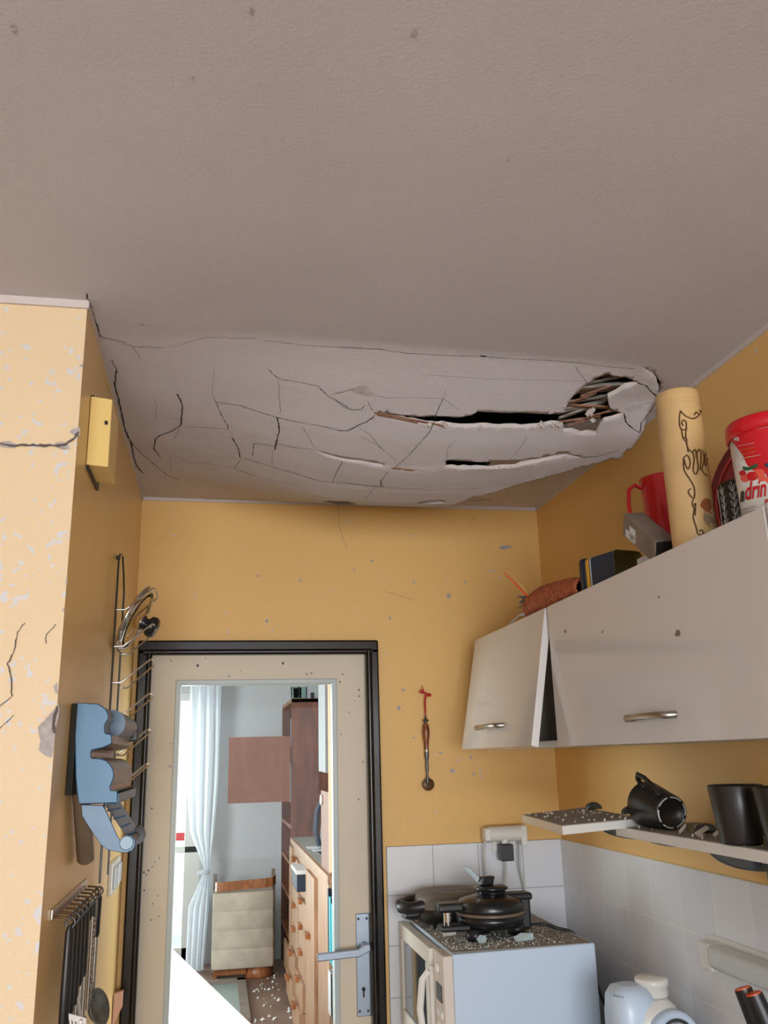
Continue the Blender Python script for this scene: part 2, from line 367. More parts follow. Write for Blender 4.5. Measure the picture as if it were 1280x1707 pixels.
# flat part of the ceiling, ragged thin cracks
cb = MB()
cb.quad((XL, -3.4, HC), (XR, -3.4, HC), (XR, Y0c, HC), (XL, Y0c, HC))
cb.quad((-1.8, -3.4, HC), (XL, -3.4, HC), (XL, YC, HC), (-1.8, YC, HC))
def ribbon(mb, pts, wds, mi, nrm, jit=1.0, step=4):
    # pts: 3d points already on the surface; widths in metres
    P = []
    for (a, wa), (b, wb) in zip(zip(pts, wds), zip(pts[1:], wds[1:])):
        n = max(1, int((b-a).length/.006))
        for k in range(n):
            t = k/n; P.append((a.lerp(b, t), wa+(wb-wa)*t))
    P.append((pts[-1], wds[-1])); n = len(P); vs = []
    for i, (p, w_) in enumerate(P):
        d = P[min(i+1, n-1)][0]-P[max(i-1, 0)][0]; s_ = d.cross(nrm)
        s_ = s_.normalized() if s_.length > 1e-9 else V((1, 0, 0))
        j = s_*(random.uniform(-1, 1)*.0012*jit); ww = w_*random.uniform(.45, 1.25)
        vs += [p+j-s_*ww/2, p+j+s_*ww/2]
    mb.add(vs, [(2*i, 2*i+1, 2*i+3, 2*i+2) for i in range(n-1)], mi)
def ccrack(zf, pts, w0, w1=None, mi=2):
    q = [zf(*p) for p in pts]; out = []
    for a, b in zip(q, q[1:]):
        n = max(1, int(math.hypot(b[0]-a[0], b[1]-a[1])/12))
        for k in range(n): out.append((a[0]+(b[0]-a[0])*k/n, a[1]+(b[1]-a[1])*k/n))
    out.append(q[-1])
    P = []
    for p in out:
        c = on_ceil(*p); c.x = max(XL+.002, min(c.x, XR-.001)); c.z = HC-sag(c.x, c.y)-.0012; P.append(c)
    w1 = w1 or w0; n = len(P); ribbon(cb, P, [w0+(w1-w0)*i/max(1, n-1) for i in range(n)], mi, V((0, 0, 1)))
K = .0022
C6 = [([(90, 230), (82, 290), (97, 345), (115, 430), (130, 500), (155, 550), (170, 620), (180, 655), (210, 690)], 3), ([(70, 185), (95, 232)], 1),
 ([(155, 550), (200, 600), (265, 655), (320, 700), (378, 720)], 1.4), ([(360, 335), (385, 385), (378, 475), (330, 505), (282, 522), (262, 540), (258, 580), (278, 608)], 2.4),
 ([(278, 608), (300, 630)], .9), ([(385, 483), (480, 485), (585, 492), (588, 470)], 1), ([(345, 447), (370, 448)], 1.2), ([(375, 490), (345, 540)], .8),
 ([(520, 345), (545, 400), (565, 445), (588, 480)], 1.2), ([(525, 230), (515, 340)], .5), ([(530, 372), (640, 388), (700, 408), (800, 440), (900, 462), (1000, 478), (1085, 500), (1115, 502), (1170, 472), (1205, 462), (1240, 430)], 1.7),
 ([(768, 228), (812, 270), (880, 280), (985, 300), (1030, 345), (1080, 370), (1135, 408), (1185, 405)], 1.5), ([(812, 275), (815, 350), (820, 420)], .8), ([(806, 440), (815, 490), (803, 550), (795, 585)], 2.6),
 ([(915, 480), (950, 535), (975, 580)], .9), ([(695, 610), (703, 555), (790, 568), (805, 558), (900, 578), (965, 583)], 1.6), ([(785, 590), (783, 650)], .7), ([(605, 530), (632, 575), (640, 618), (700, 635), (780, 660), (880, 688), (985, 722)], 1.9),
 ([(640, 633), (612, 668)], 1), ([(612, 668), (700, 698), (800, 725), (940, 755)], 1.4), ([(410, 640), (500, 645), (610, 668)], 1.2), ([(330, 598), (410, 640)], .7), ([(1050, 730), (1065, 690), (1098, 635)], 1.2), ([(985, 722), (1050, 730), (1150, 738), (1275, 748)], 1.4),
 ([(1275, 748), (1265, 715)], 1.2), ([(590, 88), (715, 88)], 1), ([(750, 98), (930, 120), (1080, 128), (1278, 140)], .9), ([(1040, 338), (1110, 325), (1150, 310)], 1), ([(1150, 470), (1230, 530), (1275, 585)], .7), ([(1210, 370), (1225, 405), (1240, 420)], .8),
 ([(400, 806), (620, 802), (820, 806)], 1.2), ([(200, 490), (265, 450), (270, 380), (250, 355)], .5), ([(500, 560), (560, 600), (640, 633)], .6), ([(330, 620), (335, 680)], .6), ([(20, 85), (170, 125), (330, 128), (480, 85), (590, 84)], .6)]
for p, k in C6: ccrack(z6, p, K*k*.62, mi=2 if k >= 1 else 3)
C7 = [([(0, 105), (150, 112), (260, 128), (380, 135), (530, 140), (640, 148), (780, 155), (900, 163), (1000, 178), (1100, 185)], 1.1), ([(530, 138), (552, 141)], 4), ([(340, 208), (560, 222), (760, 228), (925, 232)], .7), ([(880, 178), (925, 238)], .7), ([(0, 278), (50, 262)], 1),
 ([(130, 280), (180, 292), (300, 292), (395, 295), (450, 335)], .9), ([(395, 295), (380, 325), (345, 410), (300, 465), (262, 510), (220, 545)], 1.2), ([(405, 262), (395, 295)], .6), ([(90, 435), (150, 465), (220, 522)], .8), ([(0, 412), (50, 412), (90, 390), (140, 365)], 1.8), ([(0, 300), (40, 335), (95, 335), (105, 318)], 1.2),
 ([(410, 520), (408, 480), (440, 440)], .7), ([(640, 520), (690, 455), (700, 430)], .8), ([(10, 600), (130, 618), (360, 632), (540, 626)], 1.2), ([(165, 620), (163, 598), (190, 560)], 1.2), ([(105, 665), (150, 618)], .8), ([(448, 680), (500, 672), (570, 666)], 3), ([(720, 648), (755, 640)], 1.5), ([(900, 512), (960, 508), (1035, 488)], 2.4),
 ([(1108, 236), (1140, 248), (1160, 270), (1180, 290), (1178, 305)], 2.2), ([(1178, 305), (1120, 320), (1062, 335)], 1.2), ([(1060, 350), (1065, 380), (1090, 405), (1118, 422)], 2.6), ([(1118, 418), (1122, 385), (1150, 350), (1178, 308)], 1.8), ([(1062, 345), (1130, 325)], 1), ([(720, 620), (728, 596)], .8)]
for p, k in C7: ccrack(z7, p, K*k*.62, mi=2 if k >= 1 else 3)
for p, k in [([(360, 20), (400, 70), (415, 120), (430, 160), (447, 215)], 2), ([(60, 45), (110, 46)], 1), ([(160, 44), (210, 46)], 1), ([(450, 215), (560, 240)], .8), ([(620, 162), (645, 163)], 1.5), ([(590, 258), (625, 305)], .7), ([(610, 262), (730, 266)], .6)]: ccrack(z1, p, K*k*.62)
# exposed grey patch where the skin has flaked off
P = [on_ceil(*z7(*p)) for p in [(50, 262), (85, 250), (105, 246), (118, 252), (110, 262), (135, 275), (122, 285), (80, 275)]]
cb.add([V((p.x, p.y, HC-sag(p.x, p.y)-.0015)) for p in P], [tuple(range(len(P)))], 1)
# pock marks
for (x, y, r_) in [(22, 47, 6), (690, 55, 6), (322, 130, 3), (420, 18, 4), (848, 266, 3), (205, 32, 0)]:
    if r_:
        c = pix(x, y, 2, HC-.001); cb.add([c+V((math.cos(a)*r_*.0008*random.uniform(.6, 1.2), math.sin(a)*r_*.0012*random.uniform(.6, 1.2), 0)) for a in [k*.9 for k in range(7)]], [tuple(range(7))], 1)
# loose crumbs stuck along the broken lips
def crumb(mb, c, r_, mi):
    vs = []
    for a, b, d in ((1, 0, 0), (-1, 0, 0), (0, 1, 0), (0, -1, 0), (0, 0, 1), (0, 0, -1)): vs.append(c+V((a, b, d))*r_*random.uniform(.6, 1.3))
    mb.add(vs, [(0, 2, 4), (2, 1, 4), (1, 3, 4), (3, 0, 4), (2, 0, 5), (1, 2, 5), (3, 1, 5), (0, 3, 5)], mi)
for (x, y) in [(330, 384), (345, 380), (395, 378), (402, 384), (530, 392), (720, 396), (740, 390), (755, 383), (760, 388), (795, 382), (812, 380), (822, 382), (830, 385), (450, 394), (600, 548), (610, 550), (640, 546), (930, 345), (940, 350), (945, 365), (925, 352)]:
    c = on_ceil(*z7(x, y)); c.z = HC-sag(c.x, c.y+.01)+.004; crumb(cb, c, random.uniform(.004, .010), 4)
m2 = cb.mesh('tmp', me.materials[:], fix=False)
bm = bmesh.new(); bm.from_mesh(me); bm.from_mesh(m2)
bm.to_mesh(me); bm.free()
ceil = bpy.data.objects.new('ceiling', me); COL.objects.link(ceil); struct(ceil)
# laths in the hole and along the gaps
def lath(a, b, wd, th, m, nm='lath'):
    a, b = V(a), V(b); d = (b-a).normalized(); s_ = d.cross(V((0, 0, 1))).normalized()
    MB().obox(a-s_*wd/2, b-a, s_*wd, V((0, 0, th))).build(nm, m, ceil)
random.seed(11)
def atz(x, y, zz):
    return pix(x, y, 2, zz)
for i in range(17):
    y = 216+i*12
    # hole outline at this row, laths run slightly uphill to the right
    xs = (850+max(0, (300-y))*.75, 1100-(y-218)*.72) if y < 300 else (838, 1060-(y-300)*.9)
    if i in (2, 3): xs = (xs[0], 985)
    a = z7(xs[0]-18, y+9); b = z7(xs[1]+12, y-9+random.uniform(-7, 7))
    A = on_ceil(*a); B = on_ceil(*b); A.z = HC-sag0(A.x, A.y)+.016+random.uniform(0, .02); B.z = HC-sag0(B.x, B.y)+.018+random.uniform(0, .03)
    lath(A, B, random.uniform(.009, .017), .005, M['lathgrey'] if i % 4 else M['lathbrown'])
for p in [((880, 395), (1060, 340)), ((870, 320), (960, 292)), ((900, 300), (1010, 268)), ((930, 372), (1030, 356)), ((850, 408), (930, 395))]:
    A, B = [on_ceil(*z7(*q)) for q in p]; A.z = HC-sag0(A.x, A.y)+.006; B.z = HC-sag0(B.x, B.y)+.010; lath(A, B, .006, .004, M['lathbrown'])
for zf, p in [(z7, ((140, 350), (400, 391))), (z7, ((150, 356), (300, 380))), (z7, ((250, 556), (385, 571))), (z7, ((200, 548), (388, 566)))]:
    A, B = [on_ceil(*zf(*q)) for q in p]; A.z = HC-sag(A.x, A.y+.005)+.001; B.z = HC-sag(B.x, B.y+.005)+.001; lath(A, B, .007, .004, M['lathbrown'])
for (x, y, r_) in [(935, 348, .011), (948, 342, .009), (926, 360, .007), (938, 362, .006)]:
    c = on_ceil(*z7(x, y)); c.z += .004; mb = MB(); crumb(mb, c, r_, 0); mb.build('plaster_chunk', M['plaster_white'], ceil)

# roof void above
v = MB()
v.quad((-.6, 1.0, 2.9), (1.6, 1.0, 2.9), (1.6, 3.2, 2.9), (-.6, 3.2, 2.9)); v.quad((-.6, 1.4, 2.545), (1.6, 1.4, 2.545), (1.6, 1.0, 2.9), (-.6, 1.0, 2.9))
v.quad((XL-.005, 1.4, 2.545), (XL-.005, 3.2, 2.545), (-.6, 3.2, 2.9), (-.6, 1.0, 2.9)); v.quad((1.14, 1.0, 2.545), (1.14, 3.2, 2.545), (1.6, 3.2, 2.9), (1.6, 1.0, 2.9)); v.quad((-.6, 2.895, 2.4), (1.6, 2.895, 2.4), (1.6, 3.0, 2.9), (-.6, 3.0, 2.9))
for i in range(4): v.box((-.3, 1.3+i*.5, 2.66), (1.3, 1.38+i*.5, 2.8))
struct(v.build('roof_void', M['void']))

# ------------------------------------------------------------ kitchen shell
def chips(mb, pts, mi, ax, off, seedr=1):
    mb.add([pix(x, y, ax, off) for x, y in pts], [tuple(range(len(pts)))], mi)
wl = MB()
wl.box((XL-.08, YC, 0), (XL, 2.9, HC+.03))
CH = [[(143, 560), (147, 556), (147, 562)], [(117, 840), (121, 835), (122, 850), (119, 862)]]
struct(wl.build('wall_left', [M['yellow_left']]))
wf = MB(); wf.box((-1.75, YC-.002, 0), (XL, YC, HC+.03))
yc = YC-.0035
def z2(x, y): return (x/3.879, 900+y/3.879)
for ch, zf in [([(245, 1210), (300, 1150), (345, 1100), (375, 1060), (384, 1090), (380, 1130), (365, 1200), (355, 1260), (350, 1330), (335, 1410), (300, 1400), (248, 1360), (262, 1300), (250, 1260)], z2),
               ([(310, 640), (325, 625), (355, 620), (355, 655), (330, 655)], z1), ([(352, 345), (372, 333), (368, 355)], z1), ([(240, 690), (270, 682), (300, 690), (312, 715), (280, 718), (250, 708)], z1), ([(0, 685), (40, 680), (68, 692), (70, 710), (30, 712), (0, 705)], z1),
               ([(345, 950), (370, 920), (374, 1000), (355, 985)], z2), ([(400, 445), (418, 440), (412, 470)], z2), ([(425, 250), (437, 240), (432, 295), (422, 285)], z2)]:
    wf.add([pix(*zf(*p), 1, yc) for p in ch], [tuple(range(len(ch)))], 1)
for pts, k, zf in [([(0, 692), (60, 700), (130, 698), (180, 700), (240, 700), (290, 695), (330, 665), (350, 640)], 3.5, z1), ([(160, 535), (115, 600), (95, 680), (90, 730), (50, 800), (72, 870), (72, 960), (75, 1010)], 1.6, z2), ([(360, 545), (300, 610), (295, 670)], 1.1, z2), ([(75, 1010), (0, 1080)], 1.1, z2), ([(90, 1130), (0, 1220)], 1.1, z2),
                   ([(372, 1075), (355, 1130), (345, 1220), (350, 1250)], 4, z2)]:
    P = [pix(*zf(*p), 1, yc-.001) for p in pts]; ribbon(wf, P, [.0013*k]*len(P), 2, V((0, 1, 0)))
struct(wf.build('wall_near_left', [M['yellow_chip'], M['plaster_raw'], M['crackline']]))
wb = MB()
DX0, DX1, DZ = -.235, .500, 2.03   # door opening
wb.box((XL-.08, YB, 0), (DX0, YB+.12, HC+.06)); wb.box((DX1, YB, 0), (XR+.1, YB+.12, HC+.06)); wb.box((DX0, YB, DZ), (DX1, YB+.12, HC+.06))
for (x, y, a, b) in [(842, 912, 12, 4), (748, 993, 4, 6), (775, 970, 2, 3), (500, 968, 2, 3), (445, 1035, 3, 3), (672, 1150, 3, 3), (665, 1180, 3, 5), (755, 1285, 5, 4), (790, 1290, 3, 3), (785, 1262, 3, 3), (650, 1030, 2, 3), (430, 960, 2, 2), (620, 935, 2, 3), (590, 950, 2, 2), (690, 970, 2, 3), (690, 1230, 2, 2), (735, 1255, 3, 2)]:
    wb.add([pix(x+math.cos(t)*a*random.uniform(.6, 1.2), y+math.sin(t)*b*random.uniform(.6, 1.2), 1, YB-.0012) for t in [k*.8 for k in range(8)]], [tuple(range(8))], 1)
for pts in [[(563, 842), (566, 880), (578, 915)], [(783, 872), (792, 862)], [(690, 1000), (640, 985)]]:
    P = [pix(x, y, 1, YB-.001) for x, y in pts]; ribbon(wb, P, [.001]*len(P), 2, V((0, 1, 0)))
struct(wb.build('wall_back', [M['yellow'], M['plaster_raw'], M['crackline']]))
wr = MB(); wr.box((XR, -3.4, 0), (XR+.1, YB, HC+.06)); struct(wr.build('wall_right', M['yellow']))
# behind the camera: wall with the window that lights the room
wk = MB(); Yk = -3.3
wk.box((-1.75, Yk-.1, 0), (1.2, Yk, .7)); wk.box((-1.75, Yk-.1, 2.25), (1.2, Yk, HC)); wk.box((-1.75, Yk-.1, .7), (-1.15, Yk, 2.25)); wk.box((1.08, Yk-.1, .7), (1.2, Yk, 2.25))
struct(wk.build('wall_front', M['whitewall']))
win = MB()
for x in (-1.15, -.06, 1.03): win.box((x, Yk-.07, .7), (x+.05, Yk-.02, 2.25))
win.box((-1.15, Yk-.07, .7), (1.08, Yk-.02, .76)); win.box((-1.15, Yk-.07, 2.19), (1.08, Yk-.02, 2.25)); struct(win.build('window_1', M['white'], bevel=.004))
wo = MB(); wo.box((-1.85, -3.4, 0), (-1.75, YC, HC)); struct(wo.build('wall_side', M['whitewall']))
fl = MB(); fl.box((-2.2, -3.5, -.1), (2.6, 8.6, 0)); struct(fl.build('floor', M['floor']))
# tiles
t1 = MB(); t1.box((.535, YB-.007, .86), (XR, YB+.01, 1.405)); struct(t1.build('trim_1', M['tilex'], bevel=.002))
t2 = MB(); t2.box((XR-.007, 0.2, .86), (XR+.01, YB-.006, 1.405)); struct(t2.build('trim_2', M['tiley'], bevel=.002))
# white painted line at the wall tops
t3 = MB(); t3.box((-1.7, YC-.008, HC-.016), (XL+.004, YC, HC+.001)); t3.box((XL-.001, YC-.005, HC-.012), (XL+.004, YB, HC+.001))
t3.box((XL, YB-.005, HC-.012), (XR, YB+.001, HC+.001)); t3.box((XR-.005, -3.3, HC-.012), (XR+.001, YB, HC+.001)); struct(t3.build('trim_3', M['plaster_white']))

# ------------------------------------------------------------ door and its frame
fr = MB()
def fr_prof(x, z, nx, nz): pass
fw_ = .048
fr.box((DX0-.018, YB-.028, 0), (DX0+.022, YB+.05, DZ-.0)); fr.box((DX1-.022, YB-.028, 0), (DX1+.022, YB+.05, DZ)); fr.box((DX0-.018, YB-.028, DZ-.02), (DX1+.022, YB+.05, DZ+.026))
fr.tube([(DX0+.018, YB-.028, 0), (DX0+.018, YB-.028, DZ-.01)], .009, 12); fr.tube([(DX1-.012, YB-.030, 0), (DX1-.012, YB-.030, DZ-.01)], .011, 12); fr.tube([(DX0, YB-.028, DZ-.012), (DX1, YB-.028, DZ-.012)], .009, 12)
struct(fr.build('trim_4', M['frame'], bevel=.006, seg=3))
GX0, GX1, GZ1, GZ0 = -.121, .372, 1.920, .42
DF = YB+.002; DBk = YB+.042
dl = MB()
dl.box((DX0+.012, DF, .01), (GX0, DBk, DZ-.012)); dl.box((GX1, DF, .01), (DX1-.012, DBk, DZ-.012)); dl.box((GX0, DF, GZ1), (GX1, DBk, DZ-.012)); dl.box((GX0, DF, .01), (GX1, DBk, GZ0))
def z4(x, y): return (220+x/2.909, 1050+y/2.909)
def z3(x, y): return (x/3.879, 1280+y/3.879)
marks = [z4(*p) for p in [(318, 173), (732, 163), (356, 137), (190, 150), (525, 198), (470, 226), (848, 214), (870, 210), (1020, 215), (1008, 252), (1100, 292), (1102, 322), (1078, 343), (1052, 400), (1014, 507), (188, 552), (176, 658), (186, 664), (96, 866), (1098, 822), (1145, 522), (1120, 640)]]
marks += [z3(*p) for p in [(980, 262), (922, 540), (918, 632), (930, 676), (945, 690), (960, 664), (985, 640), (1000, 610), (1030, 582), (932, 793), (1020, 826), (988, 880), (980, 985), (1025, 960)]]
for (x, y) in marks:
    r_ = random.uniform(1.0, 1.7)*(1.7 if (x, y) in (marks[0], marks[1]) else 1)
    dl.add([pix(x+math.cos(t)*r_*random.uniform(.6, 1.2), y+math.sin(t)*r_*random.uniform(.6, 1.4), 1, DF-.0008) for t in [k*1.05 for k in range(6)]], [tuple(range(6))], 1)
door = struct(dl.build('door_1', [M['door'], M['frame']]))
ROOTLOC[door.name] = V((0, 0, 0))
bd = MB(); bw = .012
q_ = .004; ob_ = [(GX0-bw, GZ0-bw), (GX1+bw, GZ0-bw), (GX1+bw, GZ1+bw), (GX0-bw, GZ1+bw)]; ib_ = [(GX0+q_, GZ0+q_), (GX1-q_, GZ0+q_), (GX1-q_, GZ1-q_), (GX0+q_, GZ1-q_)]
vs = [(x, y, z) for y in (DF-.007, DBk+.002) for rg_ in (ob_, ib_) for x, z in rg_]
bd.add(vs, [f_ for i in range(4) for k in [(i+1) % 4] for f_ in ((i, k, 4+k, 4+i), (8+i, 12+i, 12+k, 8+k), (i, 8+i, 8+k, k), (4+i, 4+k, 12+k, 12+i))])
bd.build('glazing_bead', M['bead'], door, bevel=.002)
gp = MB(); gp.quad((GX0, DF+.02, GZ0), (GX1, DF+.02, GZ0), (GX1, DF+.02, GZ1), (GX0, DF+.02, GZ1)); gp.build('glass_pane', M['glass'], door)
hp = MB(); pc = .456
hp.box((pc-.021, DF-.005, .93), (pc+.021, DF, 1.215)); plate = hp.build('handle_plate', M['handle'], door, bevel=.002)
hl = MB(); hl.tube([(pc, DF, 1.125), (pc, DF-.05, 1.125)], .010, 14); hl.prism([(pc+.014, DF-.046, 1.138), (pc+.016, DF-.046, 1.118), (pc-.02, DF-.046, 1.103), (pc-.145, DF-.046, 1.098), (pc-.147, DF-.046, 1.120), (pc-.02, DF-.046, 1.126), (pc-.005, DF-.046, 1.136)], (0, -.012, 0))
hl.build('handle_lever', M['handle'], plate, bevel=.003)
kh = MB(); kh.tube([(pc, DF-.0056, 1.005), (pc, DF-.004, 1.005)], .006, 12); kh.box((pc-.003, DF-.0056, .982), (pc+.003, DF-.004, 1.005)); kh.build('keyhole', M['black'], plate)
for (dx, z) in ((-.013, 1.2), (.013, 1.2), (-.013, .945), (.013, .945)): MB().lathe([(0, .0015), (.003, .001), (.004, 0)], (pc+dx, DF-.005, z), (0, -1, 0), 10).build('screw', M['dsteel'], plate)

# ------------------------------------------------------------ living room behind the door
YF = 8.38
lr = MB(); lr.box((-.12, YF, 0), (2.3, YF+.1, 2.7)); lr.box((-2.2, YF, 0), (-1.5, YF+.1, 2.7)); lr.box((-1.5, YF, 2.3), (-.12, YF+.1, 2.7)); struct(lr.build('wall_far', M['whitewall']))
lr = MB(); lr.box((1.1, 4.2, 0), (1.2, YF, 2.7)); lr.box((1.1, YB+.12, 0), (1.2, 3.15, 2.7)); lr.box((1.1, 3.15, 0), (1.2, 4.2, 1.0)); lr.box((1.1, 3.15, 2.25), (1.2, 4.2, 2.7)); struct(lr.build('wall_far_right', M['whitewall']))  # opening out of view, added to let the side fill light in
lr = MB(); lr.box((-2.2, YB+.12, 0), (-2.1, 3.4, 2.7)); lr.box((-2.2, 5.4, 0), (-2.1, YF, 2.7)); lr.box((-2.2, 3.4, 0), (-2.1, 5.4, .8)); lr.box((-2.2, 3.4, 2.4), (-2.1, 5.4, 2.7)); struct(lr.build('wall_far_left', M['whitewall']))  # opening out of view, added to let the room fill light in
lr = MB(); lr.box((-2.2, YB+.115, 0), (XL-.08, YB+.2, 2.7)); lr.box((DX0-.03, YB+.121, 2.06), (1.2, YB+.13, 2.7)); struct(lr.build('wall_far_near', M['whitewall']))
lr = MB(); lr.box((-2.2, YB+.12, 2.62), (1.2, YF+.1, 2.7)); struct(lr.build('ceiling_far', M['whitewall']))
bdw = MB()
for x0, x1 in ((-1.5, -1.42), (-.84, -.76), (-.26, -.12)): bdw.box((x0, YF+.01, 0), (x1, YF+.07, 2.3))
for z0, z1 in ((0, .14), (2.22, 2.3), (.9, .96)): bdw.box((-1.5, YF+.01, z0), (-.12, YF+.07, z1))
balc = struct(bdw.build('door_2', M['white'], bevel=.006)); ROOTLOC[balc.name] = V((0, 0, 0))
gp = MB(); gp.quad((-1.5, YF+.04, .1), (-.2, YF+.04, .1), (-.2, YF+.04, 2.25), (-1.5, YF+.04, 2.25)); gp.build('glass_pane', M['glass'], balc)
bl = MB()
for i in range(70): bl.box((-1.45, YF-.04, .55+i*.024), (-.33, YF-.022, .553+i*.024))
for x in (-1.3, -.4): bl.tube([(x, YF-.03, .5), (x, YF-.03, 2.28)], .002, 5)
tag(bl.build('venetian_blind', M['whitem']), 'white slatted blind in front of the balcony door glass', 'blind')
# red balcony rail outside
rb = MB()
for i in range(14): rb.tube([(-1.6+i*.11, YF+1.0, 0), (-1.6+i*.11, YF+1.0, .95)], .012, 6)
rb.box((-1.8, YF+.98, .93), (.2, YF+1.03, 1.0)); tag(rb.build('balcony_railing', M['redcloth']), 'red railing outside the balcony door, seen past the blind', 'railing')
struct(MB().box((-2.2, YF+.1, -.1), (2.3, YF+1.4, 0)).build('balcony_floor', M['whitem']))
# sheer curtain, gathered in a tie
cu = MB(); rows = 40; n = 60; vs = []
for j in range(rows+1):
    z = 2.45-j*(2.448/rows)
    # left / right limits by height
    L_ = lerp_tab([(.05, -.21), (.5, -.20), (.72, -.10), (.80, -.08), (1.1, -.21), (1.5, -.25), (2.45, -.25)], z); R_ = lerp_tab([(.05, -.06), (.5, -.03), (.72, -.035), (.80, -.03), (1.1, .0), (1.5, .02), (2.45, .03)], z)
    for i in range(n+1):
        t = i/n; amp = .03*min(1, (R_-L_)/.2)+.008
        vs.append((L_+(R_-L_)*t, 8.12+amp*math.sin(t*22+.6*math.sin(z*3)), z))
cu.add(vs, [(j*(n+1)+i, j*(n+1)+i+1, (j+1)*(n+1)+i+1, (j+1)*(n+1)+i) for j in range(rows) for i in range(n)], 0, True)
ct = thing('curtain', (-.1, 8.12, .05), 'white sheer curtain gathered and tied beside the balcony door', 'curtain')
cu.build('curtain_fabric', M['curtain'], ct)
MB().tube([(-.085+.045*math.cos(a), 8.12+.05*math.sin(a), .765) for a in [k*math.pi/8 for k in range(16)]], .012, 8, closed=True).build('curtain_tie', M['curtain'], ct)
MB().tube([(-1.5, 8.12, 2.46), (.06, 8.12, 2.46)], .012, 10).build('curtain_rod', M['white'], ct)
# armchair lying on its back
ac = thing('armchair', (.25, 7.8, 0), 'cream quilted armchair with bent wood arms tipped up against the white wall', 'armchair')
cx0, cx1, cz0, cz1 = 0.0, .50, .085, .645
cs = MB()
for i in range(4):
    a = cz0+(cz1-cz0)*i/4; b = cz0+(cz1-cz0)*(i+1)/4; N = 10; vs = []
    for j in range(N+1):
        t = j/N; z = a+(b-a)*t; bul = .007*math.sqrt(max(0, 1-(2*t-1)**2)) if True else 0
        ins = .012*(1-math.sqrt(max(0, 1-(2*t-1)**2)))*(.3)
        for (x, yy) in ((cx0+ins, 7.95), (cx0+ins, 7.74-bul*.4), (cx0+.02+ins, 7.71-bul), (cx1-.02-ins, 7.71-bul), (cx1-ins, 7.74-bul*.4), (cx1-ins, 7.95)): vs.append((x, yy, z))
    cs.add(vs, [(j*6+k, j*6+(k+1) % 6, (j+1)*6+(k+1) % 6, (j+1)*6+k) for j in range(N) for k in range(6)], 0, True)
cs.box((cx0+.01, 7.75, cz0), (cx1-.01, 7.95, cz1)); cs.build('cushion', M['cushion'], ac)
am = MB(); pts = [(.02, 7.98, .66), (.018, 7.74, .66), (.03, 7.70, .66), (.08, 7.685, .662), (.25, 7.685, .67), (.42, 7.685, .675), (.48, 7.70, .68), (.51, 7.76, .69), (.515, 7.98, .69)]
P = [V(p) for p in pts]; vs = []
for p in P: vs += [p+V((0, 0, 0)), p+V((0, .012, 0)), p+V((0, .012, .07)), p+V((0, 0, .07))]
am.add(vs, [(4*i+k, 4*i+(k+1) % 4, 4*i+4+(k+1) % 4, 4*i+4+k) for i in range(len(P)-1) for k in range(4)]+[(0, 1, 2, 3), (4*len(P)-4, 4*len(P)-3, 4*len(P)-2, 4*len(P)-1)])
am.build('armrest', M['oakh'], ac, bevel=.003)
MB().box((.02, 7.78, 0), (.05, 7.99, .085)).box((.05, 7.76, .03), (.28, 7.80, .085)).build('base_frame', M['oakh'], ac, bevel=.004)
MB().lathe([(0, 0), (.11, 0), (.115, .01), (.11, .085), (0, .085)], (.38, 7.83, 0), (0, 0, 1), 24).build('base_frame', M['oakh'], ac)
for xa, zz in ((.0, .76), (.49, .78)): MB().box((xa, 8.0, .0), (xa+.03, 8.03, zz)).build('back_rail', M['greybox'], ac, bevel=.003)
# framed panel on the floor
fp = thing('fallen_sash', (.1, 7.1, 0), 'dark framed glass panel lying on the brown floor in front of the armchair', 'window panel')
MB().box((-.75, 6.5, .0), (.27, 6.58, .04)).box((.20, 6.58, .0), (.27, 7.62, .04)).box((-.75, 7.54, 0), (.27, 7.62, .04)).box((-.75, 6.5, 0), (-.68, 7.6, .04)).build('frame', M['greybox'], fp, bevel=.004)
MB().box((-.69, 6.57, .012), (.21, 7.55, .018)).build('pane', mat('smoked_pane', (150, 168, 166), .12), fp)
# white table close behind the door
tb = thing('dining_table', (-.45, 4.3, 0), 'white topped table just behind the glazed door, its corner cutting into view', 'table')
A = pix(290, 1583, 2, .75); B = pix(425, 1712, 2, .75); dd = (B-A).normalized(); A = A-dd*.25; B = B+dd*.05; nl = V((dd.y, -dd.x, 0)); nl = nl if nl.x < 0 else -nl
MB().obox((A.x, A.y, .722), B-A, nl*.85, (0, 0, .028)).build('tabletop', M['white'], tb, bevel=.004)
MB().obox((A.x+nl.x*.045, A.y+nl.y*.045, .7495), B-A, nl*.012, (0, 0, .0022)).build('edge_bead', M['whitem'], tb)
for s_, t_ in ((.06, .06), (.94, .06), (.06, .94), (.94, .94)):
    q = A+(B-A)*s_+nl*.85*t_; MB().tube([(q.x, q.y, 0), (q.x, q.y, .722)], [.018, .026], 12).build('leg', M['white'], tb)
# bookcase
bx = thing('bookcase', (.8, 7.8, 0), 'tall dark walnut bookcase against the far right wall with one door swung open', 'bookcase')
BX, BY0, BY1, BZ = .597, 7.3, 8.36, 2.16
MB().box((BX, BY0, 0), (1.08, BY0+.02, BZ)).build('side_panel', M['furn'], bx, bevel=.002)
MB().box((BX, BY1-.02, 0), (1.08, BY1, BZ)).build('side_panel', M['furn'], bx)
MB().box((BX, BY0, BZ-.03), (1.08, BY1, BZ)).build('top_panel', M['oakh'], bx)
MB().box((1.05, BY0, 0), (1.08, BY1, BZ)).build('back_panel', M['cabdark'], bx)
for z in (1.78, 1.34, 1.14, .86, .6, .3): MB().box((BX+.003, BY0+.02, z), (1.05, BY1-.02, z+.028)).build('shelf', M['oakh'], bx)
dr = MB().box((.095, BY0-.02, 1.355), (BX-.01, BY0, 1.86)).build('door', M['furnp'], bx, bevel=.002)
